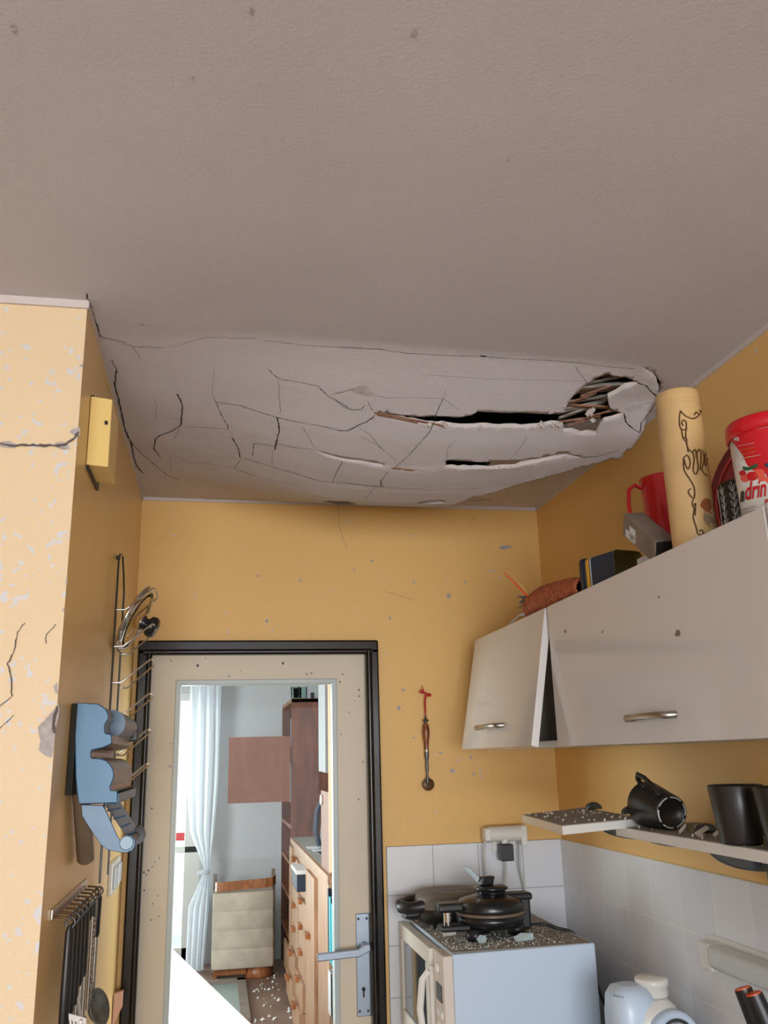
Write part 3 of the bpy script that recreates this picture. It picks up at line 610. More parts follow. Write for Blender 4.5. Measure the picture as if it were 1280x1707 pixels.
MB().box((BX-.018, BY0+.02, .08), (BX, BY0+.45, .28)).build('drawer', M['oak'], bx, bevel=.002)
random.seed(5)
bk_lab = {1.808: 'upper shelf', 1.368: 'open door height', 1.168: 'middle shelf', .888: 'lower shelf'}
ORD = ['', 'first', 'second', 'third', 'fourth', 'fifth', 'sixth', 'seventh', 'eighth', 'ninth', 'tenth', 'eleventh', 'twelfth', 'thirteenth', 'fourteenth', 'fifteenth', 'sixteenth', 'seventeenth', 'eighteenth', 'nineteenth', 'twentieth', 'last but one', 'last']+['last']*9
def books(y0, y1, zb, xf, wh, hmin, hmax, grp, wmin=.022, wmax=.05):
    y = y0; k = 0
    cols = [('bookw', 'pale'), ('navy', 'navy'), ('bookr', 'maroon'), ('teal', 'turquoise'), ('black', 'black'), ('oakh', 'orange brown')]
    while y < y1-.03:
        t = random.uniform(wmin, wmax); h_ = random.uniform(hmin, hmax); c = random.choice(cols)
        k += 1; b = thing('book', (xf+.1, y+t/2, zb), '%s book on the %s, %s from the near side panel' % (c[1], wh, ORD[k]), 'book', 'books on the %s' % grp)
        MB().box((xf, y, zb+.001), (xf+.2, y+.003, zb+h_)).box((xf, y+t-.003, zb+.001), (xf+.2, y+t, zb+h_)).box((xf, y, zb+.001), (xf+.006, y+t, zb+h_)).build('cover', M[c[0]], b)
        MB().box((xf+.004, y+.003, zb+.004), (xf+.195, y+t-.003, zb+h_-.005)).build('pages', M['bookw'], b)
        y += t+.002
books(7.33, 7.85, 1.808, BX+.03, 'top shelf', .2, .3, 'top shelf')
books(7.33, 7.9, 1.368, BX+.02, 'half hidden shelf', .2, .3, 'shelf behind the open door')
books(7.33, 7.7, 1.168, BX+.03, 'narrow shelf', .13, .15, 'narrow shelf below the open door')
for z, wh in ((.888, 'higher'), (.628, 'lower')):
    pf = thing('picture_frame', (BX+.05, 7.5, z), 'dark picture frame leaning on the %s of two low bookcase shelves' % wh, 'picture frame')
    MB().box((BX+.03, 7.36, z), (BX+.045, 7.62, z+.2)).build('frame', M['black'], pf); MB().box((BX+.026, 7.385, z+.025), (BX+.031, 7.595, z+.175)).build('print', M['bookw'], pf)
gl = []
for i, (x, y) in enumerate([(.63, 7.36), (.70, 7.38), (.66, 7.47)]):
    g = MB(); g.lathe([(.001, .002), (.03, 0), (.032, .004), (.036, .10), (.034, .10), (.03, .01), (0, .008)], (x, y, BZ), n=20)
    tag(g.build('drinking_glass', M['glass']), ['clear drinking glass on the walnut bookcase, left and nearest', 'clear drinking glass on the walnut bookcase, right hand one', 'clear drinking glass on the walnut bookcase, set behind the other two'][i], 'glass', 'glasses on top of the bookcase')
tag(MB().box((.76, 7.34, BZ), (.79, 7.38, BZ+.05)).build('small_speaker', M['black'], bevel=.004), 'small black box on top of the walnut bookcase beside the glasses', 'box')
# low drawer units running towards the camera
sb = thing('sideboard', (.85, 6.0, 0), 'long pale oak sideboard with orange wooden pulls on its many drawers', 'sideboard')
SZ = 1.085; sx = .60
MB().box((sx+.0, 4.9, 0.05), (1.08, 7.28, SZ-.04)).build('carcass', M['oak'], sb)
MB().box((sx-.012, 4.85, SZ-.04), (1.09, 7.29, SZ)).build('top', [M['oak']], sb, bevel=.003)
MB().box((sx+.01, 4.87, SZ), (1.08, 7.27, SZ+.001)).build('dusty_surface', M['dust'], sb)
# far column of drawers, slipped at the bottom
rows_ = [.96, .80, .64, .48, .32, .16]
for c_, (ya, yb_) in enumerate(((6.55, 7.02), (6.0, 6.5))):
    for i in range(6):
        z1_ = .98-i*.155-(.0 if c_ == 0 else .05); out = .0 if i < 4 else (.02*(i-3))
        if c_ == 1 and i == 0: continue
        d_ = MB().box((sx-.018-out, ya, z1_-.15), (sx+.02, yb_, z1_)).build('drawer', M['oak'], sb, bevel=.002)
        ym = (ya+yb_)/2
        MB().box((sx-.045-out, ym-.05, z1_-.02), (sx-.016-out, ym+.05, z1_+.012)).build('pull', M['oakh'], d_, bevel=.004)
MB().box((sx-.02, 5.45, .06), (sx, 5.95, 1.0)).build('door', M['oak'], sb, bevel=.002)
MB().box((sx-.05, 5.66, .64), (sx-.02, 5.76, .67)).build('pull', M['oakh'], sb)
MB().box((sx-.02, 7.05, .06), (sx, 7.27, 1.03)).build('door', M['oak'], sb, bevel=.002)
rd = thing('small_radio', (.56, 6.2, .8), 'small dark box with pale top standing out of an open drawer of the sideboard', 'box')
MB().box((.53, 6.02, .855), (.62, 6.4, .96)).build('body', M['navy'], rd, bevel=.004); MB().box((.525, 6.01, .96), (.625, 6.41, .985)).build('lid', M['bookw'], rd, bevel=.003)
# items on the sideboard
tel = thing('desk_telephone', (.75, 5.9, SZ), 'dark grey telephone standing upright on the dusty oak sideboard', 'telephone')
a_ = V((.70, 6.15, SZ))
MB().obox(a_, (.10, 0, 0), (0, .12, 0), (.02, 0, .20)).obox(a_+V((.03, .01, .2)), (.07, 0, 0), (0, .08, 0), (.0, 0, .12)).build('body', M['dsteel'], tel, bevel=.01)
MB().tube([a_+V((-.005, .02, .03)), a_+V((-.03, .02, .12)), a_+V((-.02, .02, .25)), a_+V((.02, .02, .33))], .018, 10).build('handset', M['navy'], tel)
for i in range(5):
    pz = MB().box((.63+i*.02, 6.3-i*.18, SZ+.0015+i*0), (.78+i*.02, 6.42-i*.18, SZ+.006)); tag(pz.build('paper_sheet', M['navy'] if i == 2 else M['bookw']), ['pale sheet of paper lying beside the upright telephone on the sideboard', 'second pale sheet of paper, just nearer than the telephone', 'dark navy leaflet among the pale papers on the sideboard', 'pale sheet of paper in front of the navy leaflet', 'pale sheet of paper nearest the brown ring pull cabinet'][i], 'paper', 'papers on the sideboard')
# nearer furniture at the right edge of the glass
wc = thing('hanging_cupboard', (.85, 5.4, 1.6), 'grey shaded white cupboard hanging above the oak sideboard', 'cupboard')
MB().box((.62, 5.0, 1.60), (1.09, 5.34, 2.4)).build('body', M['shaded_panel'], wc); MB().box((.598, 5.005, 1.605), (.618, 5.335, 2.395)).build('door', M['shaded_panel'], wc, bevel=.003)
ub = thing('brown_cabinet', (.85, 4.8, 0), 'brown cabinet with a white ring pull beside the peach board', 'cabinet')
MB().box((.605, 4.86, SZ+.002), (1.09, 5.28, 1.50)).build('body', M['furnp'], ub)
MB().tube([(.598, 5.22+.025*math.cos(a), 1.45+.025*math.sin(a)) for a in [k*math.pi/8 for k in range(16)]], .005, 8, closed=True).build('ring_pull', M['white'], ub)
tag(MB().box((.570, 4.60, 1.13), (1.08, 4.64, 2.5)).build('tall_board', M['peach'], bevel=.003), 'tall peach coloured board edge on, right behind the glazed door', 'board')
rk = thing('open_shelf_unit', (.8, 4.4, 0), 'pale open shelving with files and books right behind the door stile', 'shelf unit')
MB().box((.60, 4.30, 0), (1.08, 4.32, 1.12)).build('side_panel', M['oak'], rk); MB().box((.60, 4.82, 0), (1.08, 4.84, 1.08)).build('side_panel', M['oak'], rk)
for z in (.05, .44, .68, 1.06): MB().box((.605, 4.32, z), (1.08, 4.82, z+.02)).build('shelf', M['oak'], rk)
for y, wd, c, z, h_, lb in [(4.78, .045, 'navy', .70, .33, 'navy file'), (4.70, .06, 'teal', .70, .30, 'thick turquoise file'), (4.62, .05, 'teal', .70, .28, 'thin turquoise file'), (4.50, .08, 'bookw', .70, .12, 'low white box file'), (4.72, .10, 'bookw', .46, .19, 'white ring binder'), (4.60, .07, 'black', .46, .18, 'black ring binder'), (4.66, .12, 'bookw', .07, .33, 'tall white ring binder'), (4.52, .08, 'bookw', .07, .33, 'second tall white ring binder')]:
    b = thing('file_folder', (.7, y, z), lb+' on the open shelving behind the door stile', 'file')
    MB().box((.585, y, z), (.8, y+.004, z+h_)).box((.585, y+wd-.004, z), (.8, y+wd, z+h_)).box((.583, y, z), (.59, y+wd, z+h_)).build('cover', M[c], b); MB().box((.59, y+.004, z), (.79, y+wd-.004, z+h_-.01)).build('paper', M['whitem'], b)
# floor debris in the living room
random.seed(3); db = MB()
for i in range(90):
    x = random.uniform(.12, .55); y = random.uniform(5.5, 8.0); crumb(db, V((x, y, .006)), random.uniform(.004, .016), 0)
o = db.build('rubble', M['debris']); o['kind'] = 'stuff'; tag(o, 'scattered plaster crumbs on the brown living room floor', 'debris')

# ------------------------------------------------------------ wall cabinets
CX, CZ0, CZ1 = .81, 1.692, 2.033
w1 = thing('wall_cabinet', (.95, 2.38, CZ0), 'left glossy beige wall cabinet whose flap hangs loose at the bottom', 'cabinet')
MB().box((CX+.02, 2.07, CZ0), (XR-.002, 2.088, CZ1)).box((CX+.02, 2.67, CZ0), (XR-.002, 2.688, CZ1)).box((CX+.02, 2.07, CZ1-.018), (XR-.002, 2.688, CZ1)).box((CX+.02, 2.07, CZ0), (XR-.002, 2.688, CZ0+.016)).box((XR-.012, 2.07, CZ0), (XR-.002, 2.688, CZ1)).build('body', [M['cabin']], w1, bevel=.001)
o1 = .062
fd = MB().hexa([(CX-o1, 2.066, CZ0+.004), (CX+.019-o1, 2.066, CZ0), (CX+.019-o1, 2.692, CZ0), (CX-o1, 2.692, CZ0+.004), (CX, 2.066, CZ1), (CX+.019, 2.066, CZ1), (CX+.019, 2.692, CZ1), (CX, 2.692, CZ1)]).build('flap_door', M['cab'], w1, bevel=.0012)
def bar(x0, ya, yb, z, par):
    MB().tube([(x0, ya, z), (x0-.018, ya, z-.001), (x0-.024, ya+.008, z), (x0-.026, (ya+yb)/2, z), (x0-.024, yb-.008, z), (x0-.018, yb, z-.001), (x0, yb, z)], .0052, 10, flat=1.25).build('handle', M['steel'], par)
P1 = pix(803, 1211, 0, CX-.055); P2 = pix(838, 1211, 0, CX-.055)
bar(CX-.052, P2.y, P1.y, (P1.z+P2.z)/2, fd)
w2 = thing('wall_cabinet', (.95, 1.6, CZ0), 'wide glossy beige wall cabinet with chipped front and long steel handle', 'cabinet')
Y2a, Y2b = 1.136, 2.064
MB().box((CX+.02, Y2a, CZ0), (XR-.002, Y2a+.018, CZ1)).box((CX+.02, Y2b-.018, CZ0), (XR-.002, Y2b, CZ1)).box((CX+.02, Y2a, CZ1-.018), (XR-.002, Y2b, CZ1)).box((CX+.02, Y2a, CZ0), (XR-.002, Y2b, CZ0+.016)).box((XR-.012, Y2a, CZ0), (XR-.002, Y2b, CZ1)).build('body', M['cabin'], w2, bevel=.001)
fd2 = MB().box((CX, Y2a+.002, CZ0), (CX+.019, Y2b-.012, CZ1))
for (x, y, a, b) in [(942, 1052, 2, 4), (1004, 1053, 1.4, 4), (1130, 1056, 6, 6), (1098, 995, 1.6, 3)]:
    fd2.add([pix(x+math.cos(t)*a*random.uniform(.5, 1.2), y+math.sin(t)*b*random.uniform(.5, 1.2), 0, CX-.0005) for t in [k*.7 for k in range(9)]], [tuple(range(9))], 1)
fd2 = fd2.build('flap_door', [M['cab'], M['greybox']], w2, bevel=.0012)
P1 = pix(1043, 1197, 0, CX-.02); P2 = pix(1110, 1192, 0, CX-.02); bar(CX, P2.y, P1.y, (P1.z+P2.z)/2, fd2)
MB().box((CX+.03, 2.07, CZ0+.04), (CX+.034, 2.085, CZ0+.25)).build('lift_arm', M['chrome'], w1)
w3 = thing('wall_cabinet', (.95, .8, CZ0), 'next glossy wall cabinet, only its seam shows at the right edge', 'cabinet')
MB().box((CX+.02, .50, CZ0), (XR-.002, 1.132, CZ1)).build('body', M['cabin'], w3); MB().box((CX, .502, CZ0), (CX+.019, 1.131, CZ1)).build('flap_door', M['cab'], w3, bevel=.0012)

# ------------------------------------------------------------ things on top of the cabinets
TZ = CZ1
# cream gift tin
tc_ = pix(1163, 890, 2, TZ+.02); tcx, tcy = .895, 1.478; TH = .335; TR = .0425
tn = thing('gift_tin', (tcx, tcy, TZ), 'tall cream cylindrical tin with scrollwork relief on top of the cabinet', 'tin')
MB().lathe([(0, 0), (TR, 0), (TR, .002), (TR, TH-.02), (TR*.99, TH-.003), (TR*.94, TH), (TR*.9, TH-.001), (0, TH-.004)], (tcx, tcy, TZ), n=48).build('body', M['cream'], tn)
MB().lathe([(TR+.0008, 0), (TR+.0008, .006), (TR+.0004, .007)], (tcx, tcy, TZ+TH-.03), n=48).lathe([(TR, 0), (TR+.001, .001), (TR, .002)], (tcx, tcy, TZ), n=48).build('lid', M['cream'], tn)
# direction from tin to camera; angle on surface
cdir = math.atan2(0-tcy, 0-tcx)
def on_tin(u, z, off=.0006):  # u: arc offset in image-right direction (metres), z height
    # horizontal visible position u -> angle
    a = cdir + u/TR
    return V((tcx+math.cos(a)*(TR+off), tcy+math.sin(a)*(TR+off), TZ+z))
def z8(x, y): return (860+x/3.048, 600+y/3.048)
def tin_pt(x, y):
    # ray/cylinder intersection
    px_, py_ = z8(x, y); d = (px_-W_/2)*rt-(py_-H_/2)*up+F_*fw
    a = d.x**2+d.y**2; b = 2*(EYE.x-tcx)*d.x+2*(EYE.y-tcy)*d.y; c = (EYE.x-tcx)**2+(EYE.y-tcy)**2-(TR+.0004)**2; D_ = b*b-4*a*c
    if D_ < 0: return None
    t = (-b-math.sqrt(D_))/(2*a); return EYE+d*t
sc_lines = [[(835, 258), (850, 275), (870, 290), (900, 298), (925, 285), (940, 262), (930, 258)], [(835, 258), (830, 300), (835, 345), (860, 355), (865, 320), (850, 305), (842, 320), (850, 335)], [(840, 350), (850, 400), (868, 410), (860, 392), (850, 400)], [(862, 410), (875, 450), (895, 470), (905, 500), (900, 560), (915, 580), (925, 545), (918, 480), (930, 455), (940, 480), (935, 560)],
            [(850, 500), (870, 485), (885, 520), (875, 555), (860, 530), (855, 505)], [(850, 500), (855, 560), (885, 610), (905, 650), (905, 700), (885, 690), (875, 665), (890, 655)], [(905, 700), (895, 730), (905, 760), (900, 800), (915, 850), (925, 885), (950, 885), (945, 865), (930, 870)], [(950, 885), (980, 875), (1010, 868)], [(945, 455), (955, 500), (945, 560), (970, 590), (975, 470)], [(895, 475), (910, 455), (918, 500)], [(960, 470), (962, 540), (972, 500)], [(905, 280), (915, 265), (930, 280)],
            [(1003, 640), (1018, 700), (1020, 780)], [(905, 740), (912, 730), (910, 790)], [(868, 345), (862, 380), (875, 470)]]
rel = MB()
for ln in sc_lines:
    P = [tin_pt(*p) for p in ln]; P = [p for p in P if p]
    if len(P) > 1:
        Q = []
        for i in range(len(P)-1):
            p0, p1, p2, p3 = P[max(i-1, 0)], P[i], P[i+1], P[min(i+2, len(P)-1)]
            for k in range(4):
                t = k/4; Q.append(.5*((2*p1)+(p2-p0)*t+(2*p0-5*p1+4*p2-p3)*t*t+(3*p1-p0-3*p2+p3)*t**3))
        Q.append(P[-1]); rel.tube(Q, .0015, 6)
rel.build('scroll_relief', M['gold'], tn)
# soft painted scene near the foot of the tin: irregular patches
pt = MB()
for k_, pl in enumerate([[(935, 740), (945, 715), (965, 700), (985, 708), (1003, 730), (1008, 770), (990, 785), (960, 770)], [(955, 770), (985, 790), (1005, 800), (1012, 840), (985, 850), (960, 830), (950, 800)]]):
    c = (sum(p[0] for p in pl)/len(pl), sum(p[1] for p in pl)/len(pl)); n_ = len(pl)
    ring = [tin_pt(*p) for p in pl]; mid = [tin_pt((p[0]+c[0])/2, (p[1]+c[1])/2) for p in pl]; ce_ = tin_pt(*c)
    if all(ring) and all(mid) and ce_:
        pt.add(ring+mid+[ce_], [(i, (i+1) % n_, n_+(i+1) % n_, n_+i) for i in range(n_)]+[(n_+i, n_+(i+1) % n_, 2*n_) for i in range(n_)], k_, True)
if pt.v: pt.build('painted_figure', [mat('russet_print', (150, 86, 52), .5), mat('grey_print', (150, 128, 100), .5)], tn)
# red jug behind the tin
jc = V((1.03, 1.80, TZ)); jr = .056; jh = .262
j = thing('plastic_jug', jc, 'red plastic jug with a loop handle half hidden behind the cream tin', 'jug')
MB().lathe([(0, .002), (jr*.8, 0), (jr*.84, .004), (jr, jh), (jr+.003, jh+.003), (jr-.001, jh+.002), (jr*.8, .01), (0, .008)], jc, n=36).build('body', M['red'], j)
ld = V((-rt.x*1, -rt.y, 0)).normalized()
hb = jc+ld*jr*.97
MB().tube([hb+V((0, 0, jh-.02)), hb+ld*.018+V((0, 0, jh-.010)), hb+ld*.033+V((0, 0, jh-.022)), hb+ld*.037+V((0, 0, jh-.06)), hb+ld*.030+V((0, 0, jh-.13)), hb-ld*.004+V((0, 0, jh-.18))], .0075, 10, flat=.6).build('handle', M['red'], j)
# grey box tipped up
Dn = pix(1092, 902, 1, 1.56); Af = pix(1039, 856, 1, 1.70); Cn = pix(1127, 899, 1, 1.56); Dl = pix(1091, 940, 1, 1.575)
bxg = thing('cardboard_box', (.9, 1.6, TZ), 'grey brown carton with a pale label, tipped beside the cream tin', 'box')
ax_ = Af-Dn; bx_ = (Cn-Dn); cx_ = (Dl-Dn)
lift = max(0, TZ+.002-min((Dn+cx_).z, (Dn+cx_+bx_).z))
Dn = Dn+V((0, 0, lift))
MB().obox(Dn, ax_, bx_, cx_).build('carton', [M['greybox']], bxg, bevel=.001)
eps = ax_.cross(cx_).normalized()*.0006; eps = eps if eps.dot(bx_) < 0 else -eps
o_ = Dn+eps
MB().quad(o_+ax_*.78+cx_*.30, o_+ax_*.58+cx_*.30, o_+ax_*.58+cx_*.88, o_+ax_*.78+cx_*.88).quad(o_+ax_*.90+cx_*.60, o_+ax_*.60+cx_*.60, o_+ax_*.60+cx_*.95, o_+ax_*.90+cx_*.95).build('label', M['bookw'], bxg, fix=False)
e2 = bx_.cross(cx_).normalized()*.0006; e2 = e2 if e2.dot(ax_) < 0 else -e2
MB().quad(Dn+e2+bx_*.05+cx_*.05, Dn+e2+bx_*.97+cx_*.05, Dn+e2+bx_*.97+cx_*.95, Dn+e2+bx_*.05+cx_*.95).build('end_panel', M['black'], bxg, fix=False)
# white support block below it
tag(MB().box((.885, 1.62, TZ), (.93, 1.70, TZ+.045)).build('small_carton', M['bookw'], bevel=.002), 'small white carton under the tipped grey box', 'box')
# dark tin lying open
def rrect(c, a, b, r_, n=5):
    out = []
    la, lb = a.length, b.length; ua, ub = a.normalized(), b.normalized()
    for sx_, sy_, st in ((1, 1, 0), (-1, 1, 1), (-1, -1, 2), (1, -1, 3)):
        for k in range(n+1):
            t = (st+k/n)*math.pi/2; out.append(c+ua*(sx_*(la-r_)+math.cos(t)*r_)+ub*(sy_*(lb-r_)+math.sin(t)*r_))
    return out
td = thing('tea_tin', (.9, 1.85, TZ), 'open dark blue tin with yellow inside lying on its side on the cabinet', 'tin')
c0 = V((.885, 1.915, TZ+.046)); c1 = V((.912, 1.792, TZ+.044)); axd = (c1-c0).normalized(); sd = V((-axd.y, axd.x, 0)).normalized()
a = sd*.040; b = V((0, 0, .043))
def ringtube(mb, cs_, mi=0, sc=None):
    R_ = [rrect(c, a*s_, b*s_, .012*s_) for c, s_ in cs_]; n_ = len(R_[0]); vs = [p for r_ in R_ for p in r_]
    mb.add(vs, [(i*n_+k, i*n_+(k+1) % n_, (i+1)*n_+(k+1) % n_, (i+1)*n_+k) for i in range(len(R_)-1) for k in range(n_)], mi, True); return mb
ob = ringtube(MB(), [(c0, 1), (c1, 1)]); ob.add(rrect(c0, a, b, .012), [tuple(range(24))]); ob.build('body', [M['navy']], td, fix=False)
ringtube(MB(), [(c1, .97), (c0+axd*.004, .97)]).add(rrect(c0+axd*.005, a*.97, b*.97, .012), [tuple(range(24))]).build('inside', [M['olive']], td, fix=False)
ringtube(MB(), [(c0-axd*.002, 1.0), (c0-axd*.002, 1.07), (c0+axd*.005, 1.07), (c0+axd*.005, 1.0)]).build('rim', [M['black']], td)
ringtube(MB(), [(c0+axd*.02, 1.012), (c0+axd*.033, 1.012)]).build('yellow_band', [M['yel']], td)
ringtube(MB(), [(c0+axd*.036, 1.012), (c0+axd*.040, 1.012)]).build('pale_band', [M['skyp']], td)
# wicker cornucopia
wk_ = thing('wicker_cornucopia', (.92, 2.1, TZ), 'red brown wicker horn basket lying on the left cabinet', 'basket')
pa = [V((.875, 2.30, TZ+.040)), V((.875, 2.22, TZ+.044)), V((.872, 2.12, TZ+.040)), V((.865, 2.0, TZ+.033)), V((.86, 1.935, TZ+.027))]; ra = [.034, .038, .035, .028, .021]
cone = MB()
NS = 46
for q in range(NS+1):
    t = q/NS*(len(pa)-1); i = min(int(t), len(pa)-2); f_ = t-i; c = pa[i].lerp(pa[i+1], f_); r_ = ra[i]+(ra[i+1]-ra[i])*f_
    cone.tube([c+V((math.cos(u)*r_*(1+.04*math.sin(u*12+q*math.pi)), .0015*math.sin(u*12+q*3.14), math.sin(u)*r_*(1+.04*math.sin(u*12+q*math.pi)))) for u in [k*math.pi/24 for k in range(48)]], .0046, 5, closed=True)
cone.build('woven_body', M['wick'], wk_)
cl = MB()
for q in range(16):
    u = q*math.pi/8; cl.tube([c+V((math.cos(u)*r_*.98, 0, math.sin(u)*r_*.98)) for c, r_ in zip(pa, ra)], .0035, 5)
cl.build('ribs', M['wick'], wk_)
gr = MB(); random.seed(9)
for i in range(60):
    s_ = V((.875+random.uniform(-.02, .02), 2.30, TZ+.045)); e_ = s_+V((random.uniform(-.03, .03), random.uniform(.0, .04), random.uniform(-.01, .035))); gr.tube([s_, s_.lerp(e_, .5)+V((0, 0, .008)), e_], .0018, 4)
gr.build('dry_filling', mat('grey_moss', (96, 90, 96), .9, noise_amt=.4, nscale=50), wk_)
for i, (dx, dy, dz) in enumerate([(-.07, .05, .10), (-.055, .06, .115), (-.04, .05, .095)]):
    s_ = V((.87, 2.29, TZ+.05)); MB().tube([s_, s_+V((dx, dy, dz))*.6, s_+V((dx, dy, dz))], [.0035, .003, .0016], 6).build('dried_stalk', M['orange'] if i == 0 else mat('straw', (206, 160, 90), .8), wk_)
wp = MB()
for i in range(3): wp.tube([(.87, 2.31, TZ+.04-i*.01), (.85, 2.37, TZ+.03), (.83+i*.01, 2.44, TZ+.004+i*.008)], .0022, 5)
wp.build('loose_wire', M['cable'], wk_)
# leaf pattern tin, red plate, drink tub
lt = thing('leaf_tin', (.945, 1.40, TZ), 'black tin with pale leaf sprigs beside the cream tin', 'tin'); lcx, lcy, lr_, lh = .972, 1.405, .052, .125
MB().lathe([(0, 0), (lr_, 0), (lr_, lh), (lr_-.002, lh+.001), (lr_-.002, .01), (0, .01)], (lcx, lcy, TZ), n=36).build('body', M['black'], lt)
lf = MB(); ang0 = math.atan2(-lcy, -lcx)
for st in range(-3, 4):
    a0 = ang0+st*.50
    lp = lambda a, z: V((lcx+math.cos(a)*(lr_+.0004), lcy+math.sin(a)*(lr_+.0004), TZ+z))
    lf.tube([lp(a0+.04*math.sin(k*1.3), .006+k*.0145) for k in range(9)], .0006, 4)
    for k in range(7):
        for s_ in (-1, 1): z = .012+k*.015; lf.tube([lp(a0, z), lp(a0+s_*.07, z+.004), lp(a0+s_*.15, z+.013), lp(a0+s_*.09, z+.014), lp(a0, z)], .0005, 4)
lf.build('leaf_pattern', M['bookw'], lt)
pl = thing('wooden_plate', (1.10, 1.58, TZ), 'dark red wooden plate standing against the wall behind the tins', 'plate'); pcn = V((1.06, 1.51, TZ+.145)); nrm = V((-1, -.12, .12)).normalized()
MB().lathe([(0, 0), (.10, .002), (.124, .01), (.126, .013), (.10, .008), (0, .005)], pcn, nrm, 48).build('dish', mat('red_lacquer', (140, 26, 28), .35), pl)
rg = MB()
for r_ in (.02, .042, .064, .086, .104): rg.lathe([(r_-.003, .0061+.008*max(0, (r_-.085)/.03)), (r_, .0078+.008*max(0, (r_-.085)/.03)), (r_+.003, .0061+.008*max(0, (r_-.085)/.03))], pcn, nrm, 40)
rg.build('turned_rings', mat('red_ring', (186, 60, 48), .4), pl)
ucx, ucy, ur, uh = .93, 1.257, .068, .187
tu = thing('drink_tub', (ucx, ucy, TZ), 'white and red instant drink tub with fruit print at the right edge', 'tub')
def tub(prof, mi=0): return MB().lathe(prof, (ucx, ucy, TZ), n=64)
tub([(0, 0), (ur*.94, 0), (ur, uh-.02), (0, uh-.02)]).build('body', M['white'], tu)
tub([(ur+.001, uh-.028), (ur+.005, uh-.026), (ur+.005, uh-.003), (ur+.002, uh), (0, uh+.001)]).build('lid', M['red'], tu)
def tubr(z): return ur*.94+(ur-ur*.94)*min(1, z/(uh-.02))
def tub_pt(x, y, off=.0006):
    px_, py_ = z8(x, y); d = (px_-W_/2)*rt-(py_-H_/2)*up+F_*fw; R_ = ur*.985+off
    for _ in range(4):
        a = d.x**2+d.y**2; b = 2*(EYE.x-ucx)*d.x+2*(EYE.y-ucy)*d.y; c = (EYE.x-ucx)**2+(EYE.y-ucy)**2-R_**2; D_ = b*b-4*a*c
        if D_ < 0: return None
        t = (-b-math.sqrt(D_))/(2*a); P_ = EYE+d*t; R_ = tubr(P_.z-TZ)+off
    return P_
def tub_patch(mb, poly, mi, off=.0006, step=16):
    # dense triangulation of polygon wrapped on tub
    xs = [p[0] for p in poly]; ys = [p[1] for p in poly]; pv = [V(p) for p in poly]; dn = []
    for a, b in zip(pv, pv[1:]+pv[:1]):
        n = max(1, int((b-a).length/step)); dn += [a.lerp(b, k/n) for k in range(n)]
    vin = list(dn); ein = [(i, (i+1) % len(dn)) for i in range(len(dn))]
    y = min(ys)
    while y < max(ys):
        x = min(xs)
        while x < max(xs):
            if inside((x, y), dn): vin.append(V((x, y)))
            x += step
        y += step
    cv_, _, cf_, _, _, _ = delaunay_2d_cdt(vin, ein, [], 1, 1e-3)
    P_ = [tub_pt(p.x, p.y, off) for p in cv_]
    if all(P_): mb.add(P_, [tuple(f) for f in cf_], mi, True)
art = MB()
tub_patch(art, [(1082, 400), (1120, 372), (1280, 340), (1400, 330), (1400, 560), (1280, 570), (1200, 560), (1172, 530), (1150, 480), (1110, 430)], 0)
tub_patch(art, [(1090, 500), (1110, 490), (1140, 540), (1160, 600), (1150, 640), (1118, 640)], 1)
random.seed(21)
for (x, y, r_, mi) in [(1165, 600, 26, 2), (1200, 590, 30, 0), (1235, 575, 28, 2), (1265, 560, 26, 0), (1150, 575, 18, 0), (1275, 535, 14, 3), (1225, 545, 16, 0), (1250, 600, 22, 2), (1300, 580, 30, 0), (1290, 610, 24, 2)]:
    tub_patch(art, [(x+math.cos(t)*r_, y+math.sin(t)*r_*.8) for t in [k*math.pi/6 for k in range(12)]], mi, .0010+random.random()*.0003, 14)
tub_patch(art, [(1150, 540), (1180, 545), (1225, 525), (1228, 545), (1180, 562), (1155, 560)], 4, .0016)
art.build('label_print', [M['red'], mat('sky_print', (150, 200, 214), .5), mat('berry_print', (222, 90, 70), .5), M['navy'], mat('green_print', (40, 86, 56), .5)], tu, fix=False)
def text_on(body, x0, y0, height, dx, dy, mapf, m, par, name, bold=.02, shear=0):
    # flat text mesh whose 2D points are mapped with mapf(x, y) to the real surface
    cu_ = bpy.data.curves.new(name, 'FONT'); cu_.body = body; cu_.size = 1; cu_.offset = bold; cu_.resolution_u = 3; cu_.shear = shear
    ob_ = bpy.data.objects.new(name, cu_); COL.objects.link(ob_); dg = bpy.context.evaluated_depsgraph_get(); dg.update()
    me_ = bpy.data.meshes.new_from_object(ob_.evaluated_get(dg)); bpy.data.objects.remove(ob_)
    ok = True
    for v_ in me_.vertices:
        p = mapf(x0+v_.co.x*height*dx[0]-v_.co.y*height*dy[0]*-1, y0+v_.co.x*height*dx[1]-v_.co.y*height*dy[1])
        if p is None: ok = False; p = V((0, 0, 0))
        v_.co = p
    if not ok: return None
    me_.materials.clear(); me_.materials.append(m); o = bpy.data.objects.new(name, me_); COL.objects.link(o); o.parent = par
    o.matrix_parent_inverse = Matrix.Translation(-ROOTLOC[par.name]); return o
tp = lambda x, y: tub_pt(x, y, .0022)
text_on('a', 1138, 720, 84, (.50, -.12), (.10, 1.25), tp, M['black'], tu, 'lettering', .05)
text_on('drin', 1160, 712, 104, (.66, -.14), (.10, 1.25), tp, M['red'], tu, 'lettering', .02)
text_on('P', 1262, 736, 40, (.8, -.10), (.1, 1.0), tp, M['red'], tu, 'lettering', .03)
for i in range(5): 
    ln = MB(); 
    P_ = [tub_pt(1130+k*16+(i*4), 438+i*22-k*3.2 if i < 4 else 500-k*3, .0018) for k in range(6 if i < 4 else 7)]
    ln.tube(P_, .0011, 4, flat=.3); ln.build('printed_line', M['yel'] if i in (1, 2, 3) else M['bookw'], tu)
